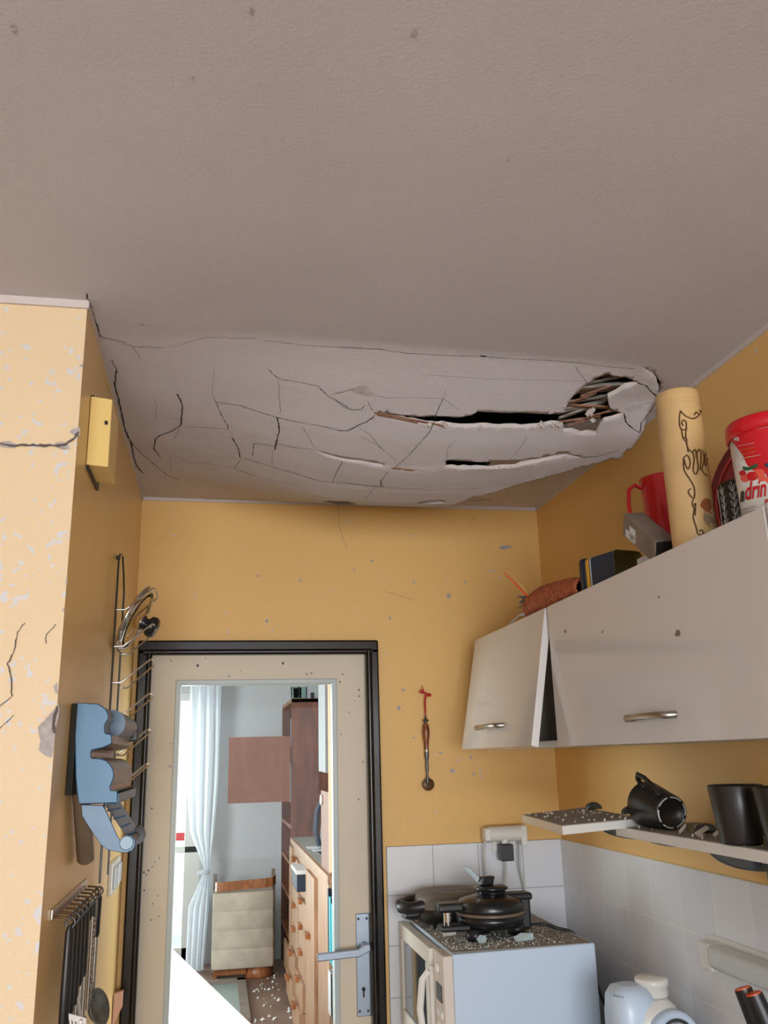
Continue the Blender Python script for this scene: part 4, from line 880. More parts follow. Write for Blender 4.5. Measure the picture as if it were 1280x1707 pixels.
text_on('40g', 1104, 412, 26, (.8, -.18), (.1, 1.0), tp, M['bookw'], tu, 'lettering', .01)
for i in range(2):
    P_ = [tub_pt(1145+k*9, 762+i*18-k*2.2, .0016) for k in range(9)]; MB().tube(P_, .0008, 4, flat=.3).build('printed_line', M['black'], tu)

# ------------------------------------------------------------ open shelves, brackets, mugs
SHZ = 1.53
def board(name, pts, z, th, label):
    t_ = thing(name, (pts[0][0], pts[0][1], z), label, 'shelf')
    MB().prism([(x, y, z-th) for x, y in pts], (0, 0, th)).build('board', M['white'], t_, bevel=.0015)
    MB().prism([(x*.96+sum(p[0] for p in pts)/len(pts)*.04, y*.96+sum(p[1] for p in pts)/len(pts)*.04, z) for x, y in pts], (0, 0, .0008)).build('dust_film', M['dust'], t_)
    return t_
q0 = pix(870, 1358, 2, SHZ+.0); q1 = pix(937, 1377, 2, SHZ); q2 = pix(1064, 1365, 2, SHZ)
dq = (q2-q1); q2 = q1+dq; q3 = q2+(q0-q1)
k_ = 0.96
board('wall_shelf', [(q1.x, q1.y), (q2.x+.02, q2.y+.015), (q3.x+.02, q3.y+.08), (q0.x, q0.y)], SHZ, .018, 'short white wall shelf twisted out of line, sprinkled with glass crumbs')
S2X = .90; SZ2 = pix(1100, 1390, 0, S2X).z
sA = pix(1025, 1375, 0, S2X)
board('wall_shelf', [(S2X, .9), (XR-.012, .9), (XR-.012, sA.y+.03), (S2X, sA.y)], SZ2, .020, 'long white wall shelf carrying the black mugs')
def bracket(y, z, full, lab):
    b = thing('shelf_bracket', (XR, y, z), lab, 'bracket', None)
    # half round clamp below, small cap above
    N = 16; prof = [(XR-.006-.002, z-.024)]
    P = []
    for k in range(N+1):
        t = k/N*math.pi/2; P.append(V((XR-.008-.135*math.cos(t), y-.007, z-.023-.055*math.sin(t))))
    P.append(V((XR-.008, y-.007, z-.023)))
    MB().prism(P, (0, .014, 0)).build('arm', M['dsteel'], b, bevel=.004)
    MB().box((XR-.012, y-.012, z-.10 if full else z-.08), (XR-.001, y+.012, z-.022)).build('wall_plate', M['dsteel'], b, bevel=.003)
    P = [V((XR-.12-.022*(1+math.cos(math.pi*k/12)), y-.009, z+.002+.018*math.sin(math.pi*k/12))) for k in range(13)]
    MB().prism(P, (0, .018, 0)).build('top_clamp', M['dsteel'], b, bevel=.003)
    return b
bracket(2.27, SHZ, False, 'grey half round bracket under the twisted short shelf, farthest from the mugs')
bracket(2.055, SHZ, False, 'grey half round bracket where the two white shelves meet')
bracket(1.72, SZ2, True, 'large grey half round bracket with a drooping tab under the long shelf')
MB().tube([(XR-.03, 1.70, SZ2-.05), (XR-.03, 1.685, SZ2-.075), (XR-.03, 1.683, SZ2-.095)], [.010, .009, .011], 10).build('tab', M['dsteel'], bpy.data.objects['shelf_bracket.002'])
def mug(name_loc, ax, up_, label, r0_=.034, r1_=.047, h_=.098, hdir=(0, 1, 0), grp=None):
    m_ = thing('coffee_mug', name_loc, label, 'mug', grp); o = V(name_loc); ax = V(ax).normalized()
    MB().lathe([(0, .004), (r0_*.75, .004), (r0_*.8, 0), (r0_*.97, 0), (r0_, .003), (r0_+(r1_-r0_)*.5, h_*.5), (r1_, h_-.002), (r1_-.001, h_), (r1_-.003, h_-.001), (r0_+(r1_-r0_)*.5-.004, h_*.5), (r0_-.004, .008), (0, .007)], o, ax, 40).build('body', M['mug'], m_)
    hd = V(hdir); hd = (hd-ax*hd.dot(ax)).normalized(); rr = lambda t: r0_+(r1_-r0_)*t
    pts = [o+ax*h_*.80+hd*(rr(.8)-.002), o+ax*h_*.83+hd*(rr(.8)+.020), o+ax*h_*.72+hd*(rr(.7)+.031), o+ax*h_*.48+hd*(rr(.5)+.030), o+ax*h_*.28+hd*(rr(.3)+.018), o+ax*h_*.18+hd*(rr(.2)-.002)]
    MB().tube(pts, [.0075, .007, .0065, .0065, .007, .0075], 10, flat=.75).build('handle', M['mug'], m_)
    return m_
bt = pix(1130, 1353, 0, .935); axm = (V((-.10, .55, 0))+V((.0, 0, .0))).normalized()
lie_r = .047
axm = V((-.02, .95, .12)).normalized()
b0 = V((.955, 1.80, SZ2+.037))
m1 = mug(b0, axm, None, 'black coffee mug toppled on its side, its base with pale ring towards us', hdir=(-.45, 0, .9), r0_=.036, r1_=.049, h_=.105)
rgm = MB()
aa = axm.orthogonal().normalized(); bb = axm.cross(aa)
for k in range(6):
    a0 = k*math.pi/3+.2; Q = [b0-axm*.0008+(aa*math.cos(a0+t*.8)+bb*math.sin(a0+t*.8))*.0315 for t in [i/6 for i in range(7)]]; rgm.tube(Q, .0024, 5, flat=.6)
rgm.build('base_ring', M['bookw'], m1)
mug((.925, 1.50, SZ2+.002), (0, 0, 1), None, 'black coffee mug standing upright on the long shelf', hdir=(.7, -.3, 0), r0_=.036, r1_=.048, h_=.100)
mug((.935, 1.375, SZ2+.002), (0, 0, 1), None, 'black coffee mug at the right edge, overlapping the upright one', hdir=(.7, .5, 0), r0_=.036, r1_=.048, h_=.100)
random.seed(4); gs = MB()
for i in range(55):
    t = random.random(); s_ = random.random(); p = q1+(q2-q1)*t*.95+(q0-q1)*s_*.95; crumb(gs, V((p.x, p.y, SHZ+.003)), random.uniform(.0012, .004), 0)
for i in range(60): crumb(gs, V((random.uniform(S2X+.01, 1.08), random.uniform(1.35, 2.0), SZ2+.003)), random.uniform(.0012, .004), 0)
for (x, y, z_, l_) in [(.93, 1.66, 0, .03), (.95, 1.63, 0, .025), (.925, 1.72, 0, .018)]: gs.obox((x, y, SZ2+.001), (l_, .006, .012), (.004, l_*.6, .004), (.001, 0, .002))
o = gs.build('glass_crumbs', M['debris']); o['kind'] = 'stuff'; tag(o, 'fine glass and plaster crumbs scattered over both white shelves', 'debris')

# ------------------------------------------------------------ counter, microwave and what stands on it
ctr = MB().box((.56, -.3, .86), (XR-.008, YB-.008, .90)).build('worktop', M['worktop'], bevel=.003); tag(ctr, 'grey kitchen worktop along the tiled wall under the appliances', 'worktop')
for i in range(5):
    y0 = -.3+i*.634; b = thing('base_cabinet', (.85, y0+.3, 0), 'white base cabinet under the grey worktop, %s from the back wall' % ['fifth', 'fourth', 'third', 'second', 'first'][i], 'cabinet', 'base cabinets under the worktop')
    MB().box((.60, y0, .1), (XR-.01, y0+.63, .86)).build('body', M['cabin'], b); MB().box((.58, y0+.003, .12), (.60, y0+.627, .85)).build('door', M['cab'], b, bevel=.002)
MT = 1.192; MB_ = .905
mw = thing('microwave_oven', (.78, 2.6, MB_-.005), 'white microwave oven with a dusty top against the tiled back wall', 'microwave')
y0m, y1m, x0m, x1m = 2.345, 2.862, .602, .985
def skew(x, y): return x, y+.045*(x-x0m)/(x1m-x0m)
body = MB(); c8 = []
for z in (MB_, MT):
    for (x, y) in ((x0m, y0m), (x1m+.01, y0m+.02), (x1m+.01, y1m), (x0m, y1m)): c8.append((x, y, z))
body.hexa(c8); body.build('body', M['skyp'], mw, bevel=.004)
MB().box((x0m+.003, y0m+.022, MT), (x1m, y1m-.003, MT+.0012)).build('dusty_top', M['dust'], mw)
dr_ = MB()
yd0 = 2.455
fx0, fx1 = .566, .594
for (ya, yb_, za, zb_) in ((yd0, y1m, MB_+.005, MB_+.05), (yd0, y1m, MT-.045, MT-.004), (yd0, yd0+.055, MB_+.05, MT-.045), (y1m-.04, y1m, MB_+.05, MT-.045)): dr_.box((fx0, ya, za), (fx1, yb_, zb_))
door_m = dr_.build('door', mat('cream_front', (224, 219, 210), .35), mw, bevel=.003)
MB().box((fx0+.006, yd0+.05, MB_+.045), (fx1-.004, y1m-.035, MT-.04)).build('window', mat('dark_window', (58, 70, 78), .06, coat=.6), door_m)
MB().tube([(fx0, yd0+.012, MT-.06), (fx0-.018, yd0+.014, MT-.08), (fx0-.026, yd0+.016, MT-.15), (fx0-.018, yd0+.014, MB_+.06), (fx0, yd0+.012, MB_+.04)], .009, 12).build('handle', M['white'], door_m)
cp = MB().box((fx0+.01, y0m+.002, MB_+.005), (x0m, yd0-.005, MT-.003)).build('control_panel', mat('cream_panel', (214, 202, 190), .4), mw, bevel=.003)
MB().box((fx0+.008, y0m+.025, MT-.115), (fx0+.012, yd0-.03, MT-.075)).build('display', M['blackgl'], cp)
MB().lathe([(0, 0), (.014, 0), (.012, .008), (0, .008)], (fx0+.01, (y0m+yd0)/2, MT-.04), (-1, 0, 0), 16).build('button', M['white'], cp)
for i in range(3):
    for k in range(2): MB().box((fx0+.007, y0m+.02+k*.035, MT-.15-i*.03), (fx0+.011, y0m+.045+k*.035, MT-.135-i*.03)).build('button', M['whitem'], cp, bevel=.001)
# sandwich toaster
st = thing('sandwich_toaster', (.68, 2.73, MT), 'dusty grey sandwich toaster lying at the back left of the microwave top', 'toaster')
def oval(cx_, cy_, la, lb, z, n=40, p=3.0):
    out = []
    for k in range(n):
        t = 2*math.pi*k/n; c_, s_ = math.cos(t), math.sin(t)
        out.append(V((cx_+la*math.copysign(abs(c_)**(2/p), c_), cy_+lb*math.copysign(abs(s_)**(2/p), s_), z)))
    return out
def loft(rings, smooth=True, mi=0, mb=None):
    mb = mb or MB(); n_ = len(rings[0]); vs = [p for r_ in rings for p in r_]
    mb.add(vs, [(i*n_+k, i*n_+(k+1) % n_, (i+1)*n_+(k+1) % n_, (i+1)*n_+k) for i in range(len(rings)-1) for k in range(n_)], mi, smooth)
    mb.add(rings[0], [tuple(range(n_))[::-1]], mi); mb.add(rings[-1], [tuple(range(n_))], mi); return mb
sx0, sy0 = .695, 2.735
loft([oval(sx0, sy0, .10*s_, .085*s_, MT+z, p=2.6) for s_, z in ((.75, .012), (.95, .02), (1, .04), (1.0, .052))]).build('lower_half', M['black'], st)
loft([oval(sx0+.01, sy0, .112*s_, .09*s_, MT+z, p=2.6) for s_, z in ((1.0, .054), (1.0, .062), (.97, .082), (.88, .094), (.7, .099))]).build('upper_half', mat('dusty_black', (112, 103, 94), .55, noise_amt=.15), st)
# looped handle at the left end
MB().tube([(sx0-.08, sy0+.035, MT+.068), (sx0-.115, sy0+.035, MT+.066), (sx0-.145, sy0+.012, MT+.062), (sx0-.148, sy0-.015, MT+.058), (sx0-.12, sy0-.04, MT+.058), (sx0-.075, sy0-.042, MT+.062)], [.018, .016, .015, .015, .016, .018], 12, flat=1.1).build('handle', M['black'], st)
MB().tube([(sx0-.085, sy0, MT+.04), (sx0-.12, sy0-.005, MT+.036), (sx0-.14, sy0-.012, MT+.036)], [.028, .022, .014], 12, flat=.7).build('handle', M['black'], st)
for dx in (-.05, .05): MB().lathe([(0, 0), (.010, 0), (.012, .014)], (sx0+dx, sy0-.05, MT), n=12).build('foot', M['black'], st)
MB().box((sx0-.02, sy0-.03, MT+.0985), (sx0+.02, sy0-.02, MT+.1)).box((sx0+.028, sy0-.03, MT+.0985), (sx0+.07, sy0-.02, MT+.1)).build('vent_slot', M['black'], st)
# round waffle iron in front
wi = thing('waffle_iron', (.77, 2.53, MT), 'round black waffle iron with stub handles in front of the toaster', 'waffle iron'); wx, wy, wr = .763, 2.535, .094
MB().lathe([(0, .028), (wr*.85, .028), (wr*.96, .036), (wr, .046), (wr, .060), (0, .060)], (wx, wy, MT), n=56).build('base', M['blackgl'], wi)
MB().lathe([(0, .058), (wr*.98, .058), (wr*1.03, .063), (wr*.98, .068), (0, .068)], (wx, wy, MT), n=56).build('metal_rim', M['greybrown'], wi)
MB().lathe([(0, .066), (wr*.97, .066), (wr*.99, .074), (wr*.97, .088), (wr*.9, .096), (wr*.55, .106), (0, .110)], (wx, wy, MT), n=56).build('lid', M['blackgl'], wi)
MB().lathe([(.0, .105), (.036, .106), (.040, .112), (.038, .118), (.046, .120), (.048, .124), (.044, .128), (.02, .131), (0, .132)], (wx+.01, wy+.01, MT), n=40).build('dial', M['blackgl'], wi)
MB().obox((wx-.022, wy-.0, MT+.131), (.040, .010, 0), (-.006, .024, 0), (.006, .0, .022)).build('thermostat_block', M['black'], wi, bevel=.003)
MB().box((wx-.155, wy-.03, MT+.070), (wx-.055, wy+.03, MT+.094)).build('upper_handle', M['black'], wi, bevel=.008, seg=3)
MB().box((wx-.155, wy-.055, MT+.026), (wx-.07, wy+.0, MT+.042)).build('lower_handle', M['black'], wi, bevel=.006, seg=3)
MB().tube([(wx-.125, wy-.01, MT+.04), (wx-.125, wy-.01, MT+.075)], .012, 14).build('clasp', M['chrome'], wi)
MB().box((wx+.062, wy-.01, MT+.012), (wx+.118, wy+.05, MT+.098)).build('hinge', M['black'], wi, bevel=.008, seg=3); MB().box((wx+.04, wy-.012, MT+.088), (wx+.125, wy+.045, MT+.108)).build('hinge_cap', M['black'], wi, bevel=.008, seg=3)
for dx, dy in ((-.06, -.05), (.075, .0), (-.01, .06)): MB().lathe([(0, 0), (.024, 0), (.022, .03), (0, .03)], (wx+dx, wy+dy, MT), n=18).build('foot', M['black'], wi)
# debris on the microwave
random.seed(8); dbm = MB()
for i in range(900):
    x = random.uniform(.612, .97); y = random.uniform(2.375, 2.84)
    if random.random() < .35: x = random.uniform(.61, .9); y = random.uniform(2.38, 2.5)
    crumb(dbm, V((x, y, MT+.003)), random.uniform(.0007, .0026), random.choice((0, 0, 1)))
o = dbm.build('glass_rubble', [M['debris'], M['shard']]); o['kind'] = 'stuff'; tag(o, 'glass splinters and plaster dust covering the microwave top', 'debris')
for i, (x, y, l_) in enumerate([(.635, 2.56, .035), (.70, 2.44, .022), (.80, 2.43, .05)]):
    g = MB(); g.prism([(x, y, MT+.003), (x+l_, y+.006, MT+.004), (x+l_*1.1, y+.016, MT+.018), (x+l_*.4, y+.020, MT+.02), (x-.004, y+.012, MT+.012)], (.001, .003, -.002))
    tag(g.build('shard', M['debris'] if i == 0 else M['shard']), ['chunk of white plaster left of the waffle iron', 'small bluish glass shard in front of the waffle iron', 'long bluish glass shard under the waffle iron rim'][i], 'shard')
g = MB(); a_ = pix(772, 1445, 1, 2.54); b_ = pix(806, 1478, 1, 2.56); g.prism([a_, a_+V((.02, 0, -.004)), b_+V((.012, 0, .0)), b_+V((-.006, 0, -.002))], (0, .004, .002)); tag(g.build('glass_shard', M['shard']), 'long glass splinter leaning on the waffle iron knob', 'shard')
cd_ = MB(); cp_ = [V((wx+.11, wy+.02, MT+.02)), V((wx+.16, 2.555, MT+.018)), V((.955, 2.54, MT+.010)), V((1.0, 2.52, MT-.005)), V((1.025, 2.50, MT-.06)), V((1.04, 2.47, MT-.14)), V((1.055, 2.42, MT-.22)), V((1.06, 2.36, .905))]
def smooth(P, k=6):
    Q = []
    for i in range(len(P)-1):
        p0, p1, p2, p3 = P[max(i-1, 0)], P[i], P[i+1], P[min(i+2, len(P)-1)]
        for q in range(k):
            t = q/k; Q.append(.5*((2*p1)+(p2-p0)*t+(2*p0-5*p1+4*p2-p3)*t*t+(3*p1-p0-3*p2+p3)*t**3))
    Q.append(P[-1]); return Q
tag(cd_.tube(smooth(cp_), .0042, 8).build('power_cord', M['black']), 'black cord running from the waffle iron down behind the microwave', 'cord')
# wall socket with three way adapter, plugs and cables
so = thing('wall_socket', (.92, YB, 1.40), 'white wall socket with a pale triple adapter above the tiles', 'socket')
MB().box((.882, YB-.018, 1.375), (.962, YB-.006, 1.452)).build('face_plate', M['white'], so, bevel=.004)
MB().tube([(.862, YB-.045, 1.432), (.975, YB-.045, 1.432)], .024, 20).build('adapter', M['white'], so)
MB().box((.965, YB-.068, 1.395), (.985, YB-.012, 1.456)).build('adapter_end', M['white'], so, bevel=.003)
MB().box((.846, YB-.064, 1.412), (.868, YB-.02, 1.452)).build('plug', M['white'], so, bevel=.006)
pb = MB().box((.893, YB-.075, 1.352), (.934, YB-.035, 1.402)).build('black_plug', M['black'], so, bevel=.003); MB().tube([(.912, YB-.055, 1.402), (.912, YB-.05, 1.425)], .010, 12).build('plug_neck', M['white'], so)
for nm, P, lab in (('plug_cable', [(.852, YB-.045, 1.42), (.846, YB-.04, 1.37), (.85, YB-.035, 1.30), (.852, YB-.03, 1.20)], 'left white cable hanging from the adapter'), ('plug_cable', [(.912, YB-.05, 1.352), (.913, YB-.045, 1.31), (.90, YB-.04, 1.26), (.893, YB-.03, 1.20)], 'middle white cable hanging from the black plug'), ('plug_cable', [(.965, YB-.045, 1.40), (.962, YB-.045, 1.33), (.972, YB-.04, 1.28), (.985, YB-.035, 1.19)], 'right white cable hanging from the adapter')):
    tag(MB().tube(smooth([V(p) for p in P]), .0042, 8).build(nm, M['cable']), lab, 'cable')
# food processor
fpx = thing('food_slicer', (1.0, 2.1, .9), 'white food processor with a round dial and top knob beside the microwave', 'food processor')
pr = [(.0, 0), (.07, 0), (.075, .02)]
o_ = V((1.0, 2.10, .9))
loft([oval(.965, 2.12, .055*s_, .06*s_, .902+z, n=36, p=2.8) for s_, z in ((1, 0), (1.0, .12), (.98, .19), (.9, .225), (.7, .243), (.4, .249))]).build('motor_housing', M['skyp'], fpx)
loft([oval(1.01, 2.11, .07*s_, .065*s_, .902+z, n=36, p=2.4) for s_, z in ((1, 0), (1.0, .13), (.93, .18), (.8, .205), (.55, .22))]).build('bowl_housing', M['white'], fpx)
MB().lathe([(0, 0), (.035, 0), (.036, .004), (.036, .022), (.039, .024), (.039, .036), (.035, .040), (0, .042)], (1.025, 2.12, 1.122), n=32).build('feed_cap', M['white'], fpx)
dax = V((.12, -1, .12)).normalized(); dc = V((1.035, 2.03, 1.045))
MB().lathe([(.066, -.06), (.066, -.01), (.062, -.002), (.055, 0), (.05, -.003), (0, -.004)], dc, dax, 40).build('drive_drum', M['skyp'], fpx)
dl_ = MB().lathe([(.040, -.004), (.041, .006), (.036, .012), (0, .014)], dc, dax, 36).build('dial', M['white'], fpx)
MB().lathe([(.042, -.002), (.046, .0012), (.049, -.002)], dc, dax, 40).build('dial_ring', M['dsteel'], fpx)
s1 = dax.cross(V((0, 0, 1))).normalized(); u1 = s1.cross(dax)
MB().obox(dc+dax*.012-s1*.034-u1*.007, s1*.068, u1*.014, dax*.014).build('grip', M['white'], dl_, bevel=.004)
lgp = pix(1025, 1653, 1, 2.07)
def lgmap(x, y): return pix(x, y, 1, 2.058)
o = text_on('BOSCH', 1022, 1661, 5.2, (1, .2), (0, 1), lgmap, M['bluedark'], fpx, 'lettering', .02)
# tray behind the processor and lamp
tag(MB().box((1.03, 2.2, .905), (1.11, 2.38, .95)).build('storage_box', M['greybox'], bevel=.004), 'small grey box between microwave and food processor', 'box')
lp = thing('strip_light', (1.09, 1.75, 1.23), 'slim white strip lamp mounted on the side tiles', 'lamp'); lp0 = 1.985
MB().box((XR-.05, 1.25, 1.212), (XR-.008, lp0-.04, 1.262)).build('diffuser', M['lamp'], lp, bevel=.014, seg=4)
MB().box((XR-.046, lp0-.05, 1.205), (XR-.008, lp0, 1.262)).build('end_cap', M['white'], lp, bevel=.006, seg=3); MB().box((XR-.012, 1.2, 1.255), (XR-.007, lp0, 1.272)).build('mounting_strip', M['white'], lp)
# knives with orange ends in a jar
jr_ = thing('utensil_jar', (1.02, 1.52, .9), 'pale jar on the worktop just below the picture, holding the black handles', 'jar')
MB().lathe([(0, .002), (.05, 0), (.055, .01), (.055, .14), (.052, .14), (.05, .01), (0, .008)], (1.03, 1.52, .9), n=28).build('vessel', M['white'], jr_)
for i, (x, y, lab) in enumerate([(1240, 1648, 'black handle with a flat orange end, left of the pair'), (1252, 1657, 'black handle with a flat orange end, right of the pair')]):
    top = pix(x-2+i*6, y, 1, 1.60-i*.03); bot = V((1.025+i*.012, 1.53-i*.02, .94)); d_ = (top-bot)
    k = thing('carving_knife', bot, lab, 'knife', None)
    sp_ = bot+d_*.55
    MB().tube([sp_, sp_.lerp(top, .5), top], [.014, .017, .0145], 14, flat=1.1).build('handle', M['black'], k); MB().tube([top, top+d_.normalized()*.002], .0142, 14).build('end_cap', M['orange'], k)
    MB().tube([bot, sp_], .008, 6, flat=.2).build('blade', M['steel'], k)

# ------------------------------------------------------------ pastry wheel hanging on the back wall
pw = thing('pastry_wheel', (.68, YB-.02, 1.57), 'pastry wheel with turned wooden handle hanging from a red ribbon', 'pastry wheel')
def bw_(x, y, d=.02): return pix(x, y, 1, YB-d)
def zh(x, y, d=.02): return bw_(640+x/7.756, 1120+y/7.756, d)
MB().tube([zh(538, 300), zh(530, 400), zh(535, 500), zh(537, 560)], [.0042, .0046, .004, .003], 8, flat=.5).tube([zh(520, 265), zh(480, 235), zh(462, 252), zh(490, 275), zh(525, 268)], .0028, 8).tube([zh(520, 265), zh(560, 285), zh(600, 290), zh(608, 305), zh(575, 312), zh(530, 275)], .003, 8).tube([zh(520, 268), zh(505, 225), zh(490, 175)], [.0025, .0018, .001], 6).build('ribbon', M['redcloth'], pw)
def spin(pts, m_, nm, seg=20, par=pw):
    # pts: (y pixel, half-width px in zoom units) along the tool axis
    P = [zh(536+(y-560)*.032, y) for y, r_ in pts]; R_ = [r_/7.756*.00200 for y, r_ in pts]
    return MB().tube(P, R_, seg).build(nm, m_, par)
spin([(560, 12), (600, 12), (612, 22), (622, 42), (634, 40), (642, 20), (665, 24)], M['dsteel'], 'finial')
spin([(665, 26), (700, 40), (760, 47), (820, 44), (900, 34), (960, 28), (1000, 27)], M['handlewood'], 'grip')
spin([(1000, 29), (1010, 32), (1018, 27), (1026, 32), (1036, 29)], M['steel'], 'ferrule')
spin([(1036, 27), (1100, 28), (1150, 18), (1200, 20), (1260, 20), (1320, 12), (1350, 14), (1390, 22), (1440, 20), (1480, 8)], M['dsteel'], 'shaft')
wc_ = zh(573, 1455, .017); wm = MB(); wm.lathe([(0, -.0015), (.0185, -.001), (.0195, 0), (.0185, .001), (0, .0015)], wc_, (0, 1, 0), 40)
for k in range(28):
    a = k*2*math.pi/28; wm.box((wc_.x+math.cos(a)*.0192-.0012, wc_.y-.0015, wc_.z+math.sin(a)*.0192-.0012), (wc_.x+math.cos(a)*.0192+.0012, wc_.y+.0015, wc_.z+math.sin(a)*.0192+.0012))
wm.build('cutting_wheel', M['gold'], pw)

# ------------------------------------------------------------ left wall: bell box, racks, dispenser, switch, utensils
bb_ = thing('door_chime', (XL, 1.72, 2.25), 'yellow enamelled chime box high on the left wall', 'chime')
n0 = 1.70
P = [pix(150, 657, 1, n0), pix(183, 665, 1, n0+.02), pix(181, 768, 1, n0+.02), pix(147, 772, 1, n0)]
x0 = XL; bz0, bz1 = 2.247, 2.392
o_ = V((XL+.001, 1.685, bz0)); MB().obox(o_, (.040, .012, 0), (-.03*.0, .115, 0), (0, 0, bz1-bz0)).build('cover', M['bell'], bb_, bevel=.002)
MB().box((XL, 1.69, bz0-.006), (XL+.006, 1.84, bz1+.004)).build('back_plate', M['black'], bb_)
MB().obox(o_+V((.0285, .0075, .088)), (.006, .0018, 0), (0, -.001, 0), (0, 0, .008)).build('slot', M['black'], bb_)
# wire rack for pan lids
lrk = thing('lid_rack', (XL, 2.3, 1.5), 'tall chrome wire lid rack screwed to the left wall', 'rack')
ya, yb2 = 2.20, 2.36; zt, zb = 2.19, 1.42; xw = XL+.014
MB().tube([(xw, ya, zb), (xw, ya+.0, zt-.02), (xw, ya+.02, zt), (xw, (ya+yb2)/2-.02, zt+.008)], .0026, 8).build('upright', M['dsteel'], lrk)
MB().tube([(xw, yb2, zb), (xw, yb2, zt-.07), (xw, yb2-.03, zt-.03), (xw, (ya+yb2)/2, zt+.008)], .0026, 8).build('upright', M['dsteel'], lrk)
MB().lathe([(0, 0), (.006, 0), (.006, .006), (0, .007)], (XL, (ya+yb2)/2-.01, zt+.002), (1, 0, 0), 12).build('screw', M['dsteel'], lrk)
for z in (2.045, 1.955, 1.868, 1.785, 1.70, 1.62):
    MB().tube([(xw, ya, z), (xw+.022, ya, z), (xw+.085, ya+.01, z+.055), (xw+.090, ya+.02, z+.058), (xw+.090, yb2-.02, z+.058), (xw+.085, yb2-.01, z+.055), (xw+.022, yb2, z), (xw, yb2, z)], .0024, 8).build('prong', M['chrome'], lrk)
# pan lid leaning in the rack
pld = thing('pan_lid', (XL+.06, 2.28, 1.96), 'glass pan lid with steel rim and black knob standing in the wire rack', 'pan lid')
lc = V((XL+.052, 2.28, 2.035)); ln_ = V((.86, -.10, -.42)).normalized(); LR = .088
# axis normal leans so the knob points into the room and down
MB().lathe([(LR, 0), (LR*.97, .006), (LR*.8, .013), (LR*.5, .020), (LR*.15, .023), (0, .023)], lc, ln_, 48).build('glass_dome', clear_glass('lid_glass', (225, 220, 205)), pld, fix=False)
MB().lathe([(LR-.002, -.003), (LR+.003, -.001), (LR+.003, .003), (LR-.010, .010), (LR-.020, .012), (LR-.022, .010), (LR-.002, -.003)], lc, ln_, 48).build('steel_rim', M['chrome'], pld)
MB().lathe([(0, .022), (.022, .023), (.016, .028), (.016, .036), (.026, .042), (.028, .054), (.022, .062), (0, .064)], lc, ln_, 28).build('knob', M['blackgl'], pld)
MB().lathe([(.0, .0215), (.026, .0222), (.026, .024), (.0, .0245)], lc, ln_, 28).build('knob_base', M['chrome'], pld)
# foil / paper dispenser
def z5(x, y): return (100+x/5.506, 1150+y/5.506)
ds = thing('foil_dispenser', (XL, 1.9, 1.6), 'dusty blue grey kitchen roll and foil dispenser jutting from the left wall', 'dispenser')
YN, YFa = 1.715, 2.10
def face(poly, y): return [pix(*z5(*p), 1, y) for p in poly]
side = [(95, 125), (345, 135), (385, 158), (420, 190), (437, 230), (435, 270), (410, 300), (400, 335), (402, 385), (412, 408), (465, 415), (468, 488), (400, 520), (290, 545), (275, 570), (275, 615), (285, 635), (370, 640), (420, 655), (455, 690), (480, 735), (488, 790), (470, 840), (452, 885), (458, 930), (520, 932), (520, 1030), (178, 1040), (165, 950), (150, 800), (128, 420)]
P = face(side, YN); P[0].x = max(P[0].x, XL+.001)
def shift(poly, dy): return [p+V((0, dy, 0)) for p in poly]
def plate_(pts, y, th, nm, m_, par):
    # triangulated concave prism
    v2 = [V((p.x, p.z)) for p in pts]; n_ = len(v2)
    cv_, _, cf_, _, _, _ = delaunay_2d_cdt(v2, [(i, (i+1) % n_) for i in range(n_)], [], 1, 1e-6)
    mb = MB(); k_ = len(cv_)
    mb.add([(p.x, y, p.y) for p in cv_]+[(p.x, y+th, p.y) for p in cv_], [tuple(f) for f in cf_]+[tuple(i+k_ for i in f)[::-1] for f in cf_])
    mb.add([(p.x, y, p.y) for p in v2]+[(p.x, y+th, p.y) for p in v2], [(i, (i+1) % n_, n_+(i+1) % n_, n_+i) for i in range(n_)])
    bm = bmesh.new(); me_ = mb.mesh(nm, [m_], False); bm.from_mesh(me_); bmesh.ops.remove_doubles(bm, verts=bm.verts, dist=1e-5); bmesh.ops.recalc_face_normals(bm, faces=bm.faces); bm.to_mesh(me_); bm.free()
    o = bpy.data.objects.new(nm, me_); COL.objects.link(o); o.parent = par; o.matrix_parent_inverse = Matrix.Translation(-ROOTLOC[par.name]); return o
for p in P: p.x = max(p.x, XL+.012)
plate_(P, YN, .006, 'side_plate', M['blue'], ds); plate_(P, YFa-.006, .006, 'side_plate', M['greybrown'], ds)
# dark edge band round the near plate
MB().tube([p+V((0, .003, 0)) for p in P], .0022, 6, closed=True).build('edge_trim', M['bluedark'], ds)
# outer skin between the plates follows the curvy front
sk = MB(); idx = list(range(1, 26)); vs = []
for i in idx: vs += [P[i]+V((0, .006, 0)), P[i]+V((0, YFa-YN-.006, 0))]
sk.add(vs, [(2*i, 2*i+1, 2*i+3, 2*i+2) for i in range(len(idx)-1)], 0, False); sk.build('cover', M['greybrown'], ds, fix=False)
MB().box((XL+.002, YN, P[28].z-.003), (XL+.012, YFa, P[0].z)).build('back_plate', M['void'], ds)
q_ = pix(*z5(520, 330), 1, YN+.20)
MB().tube([V((q_.x, YN+.10, q_.z)), V((q_.x, YFa-.02, q_.z))], .027, 28).build('upper_cover', M['bluedark'], ds)
for k_ in range(4):
    a_, b_ = pix(*z5(430+k_*62, 1110+k_*75), 1, YN+.049), pix(*z5(560+k_*45, 1085+k_*70), 1, YN+.049); MB().tube([a_, b_], .0014, 5).build('grid_bar', M['bluedark'], ds)
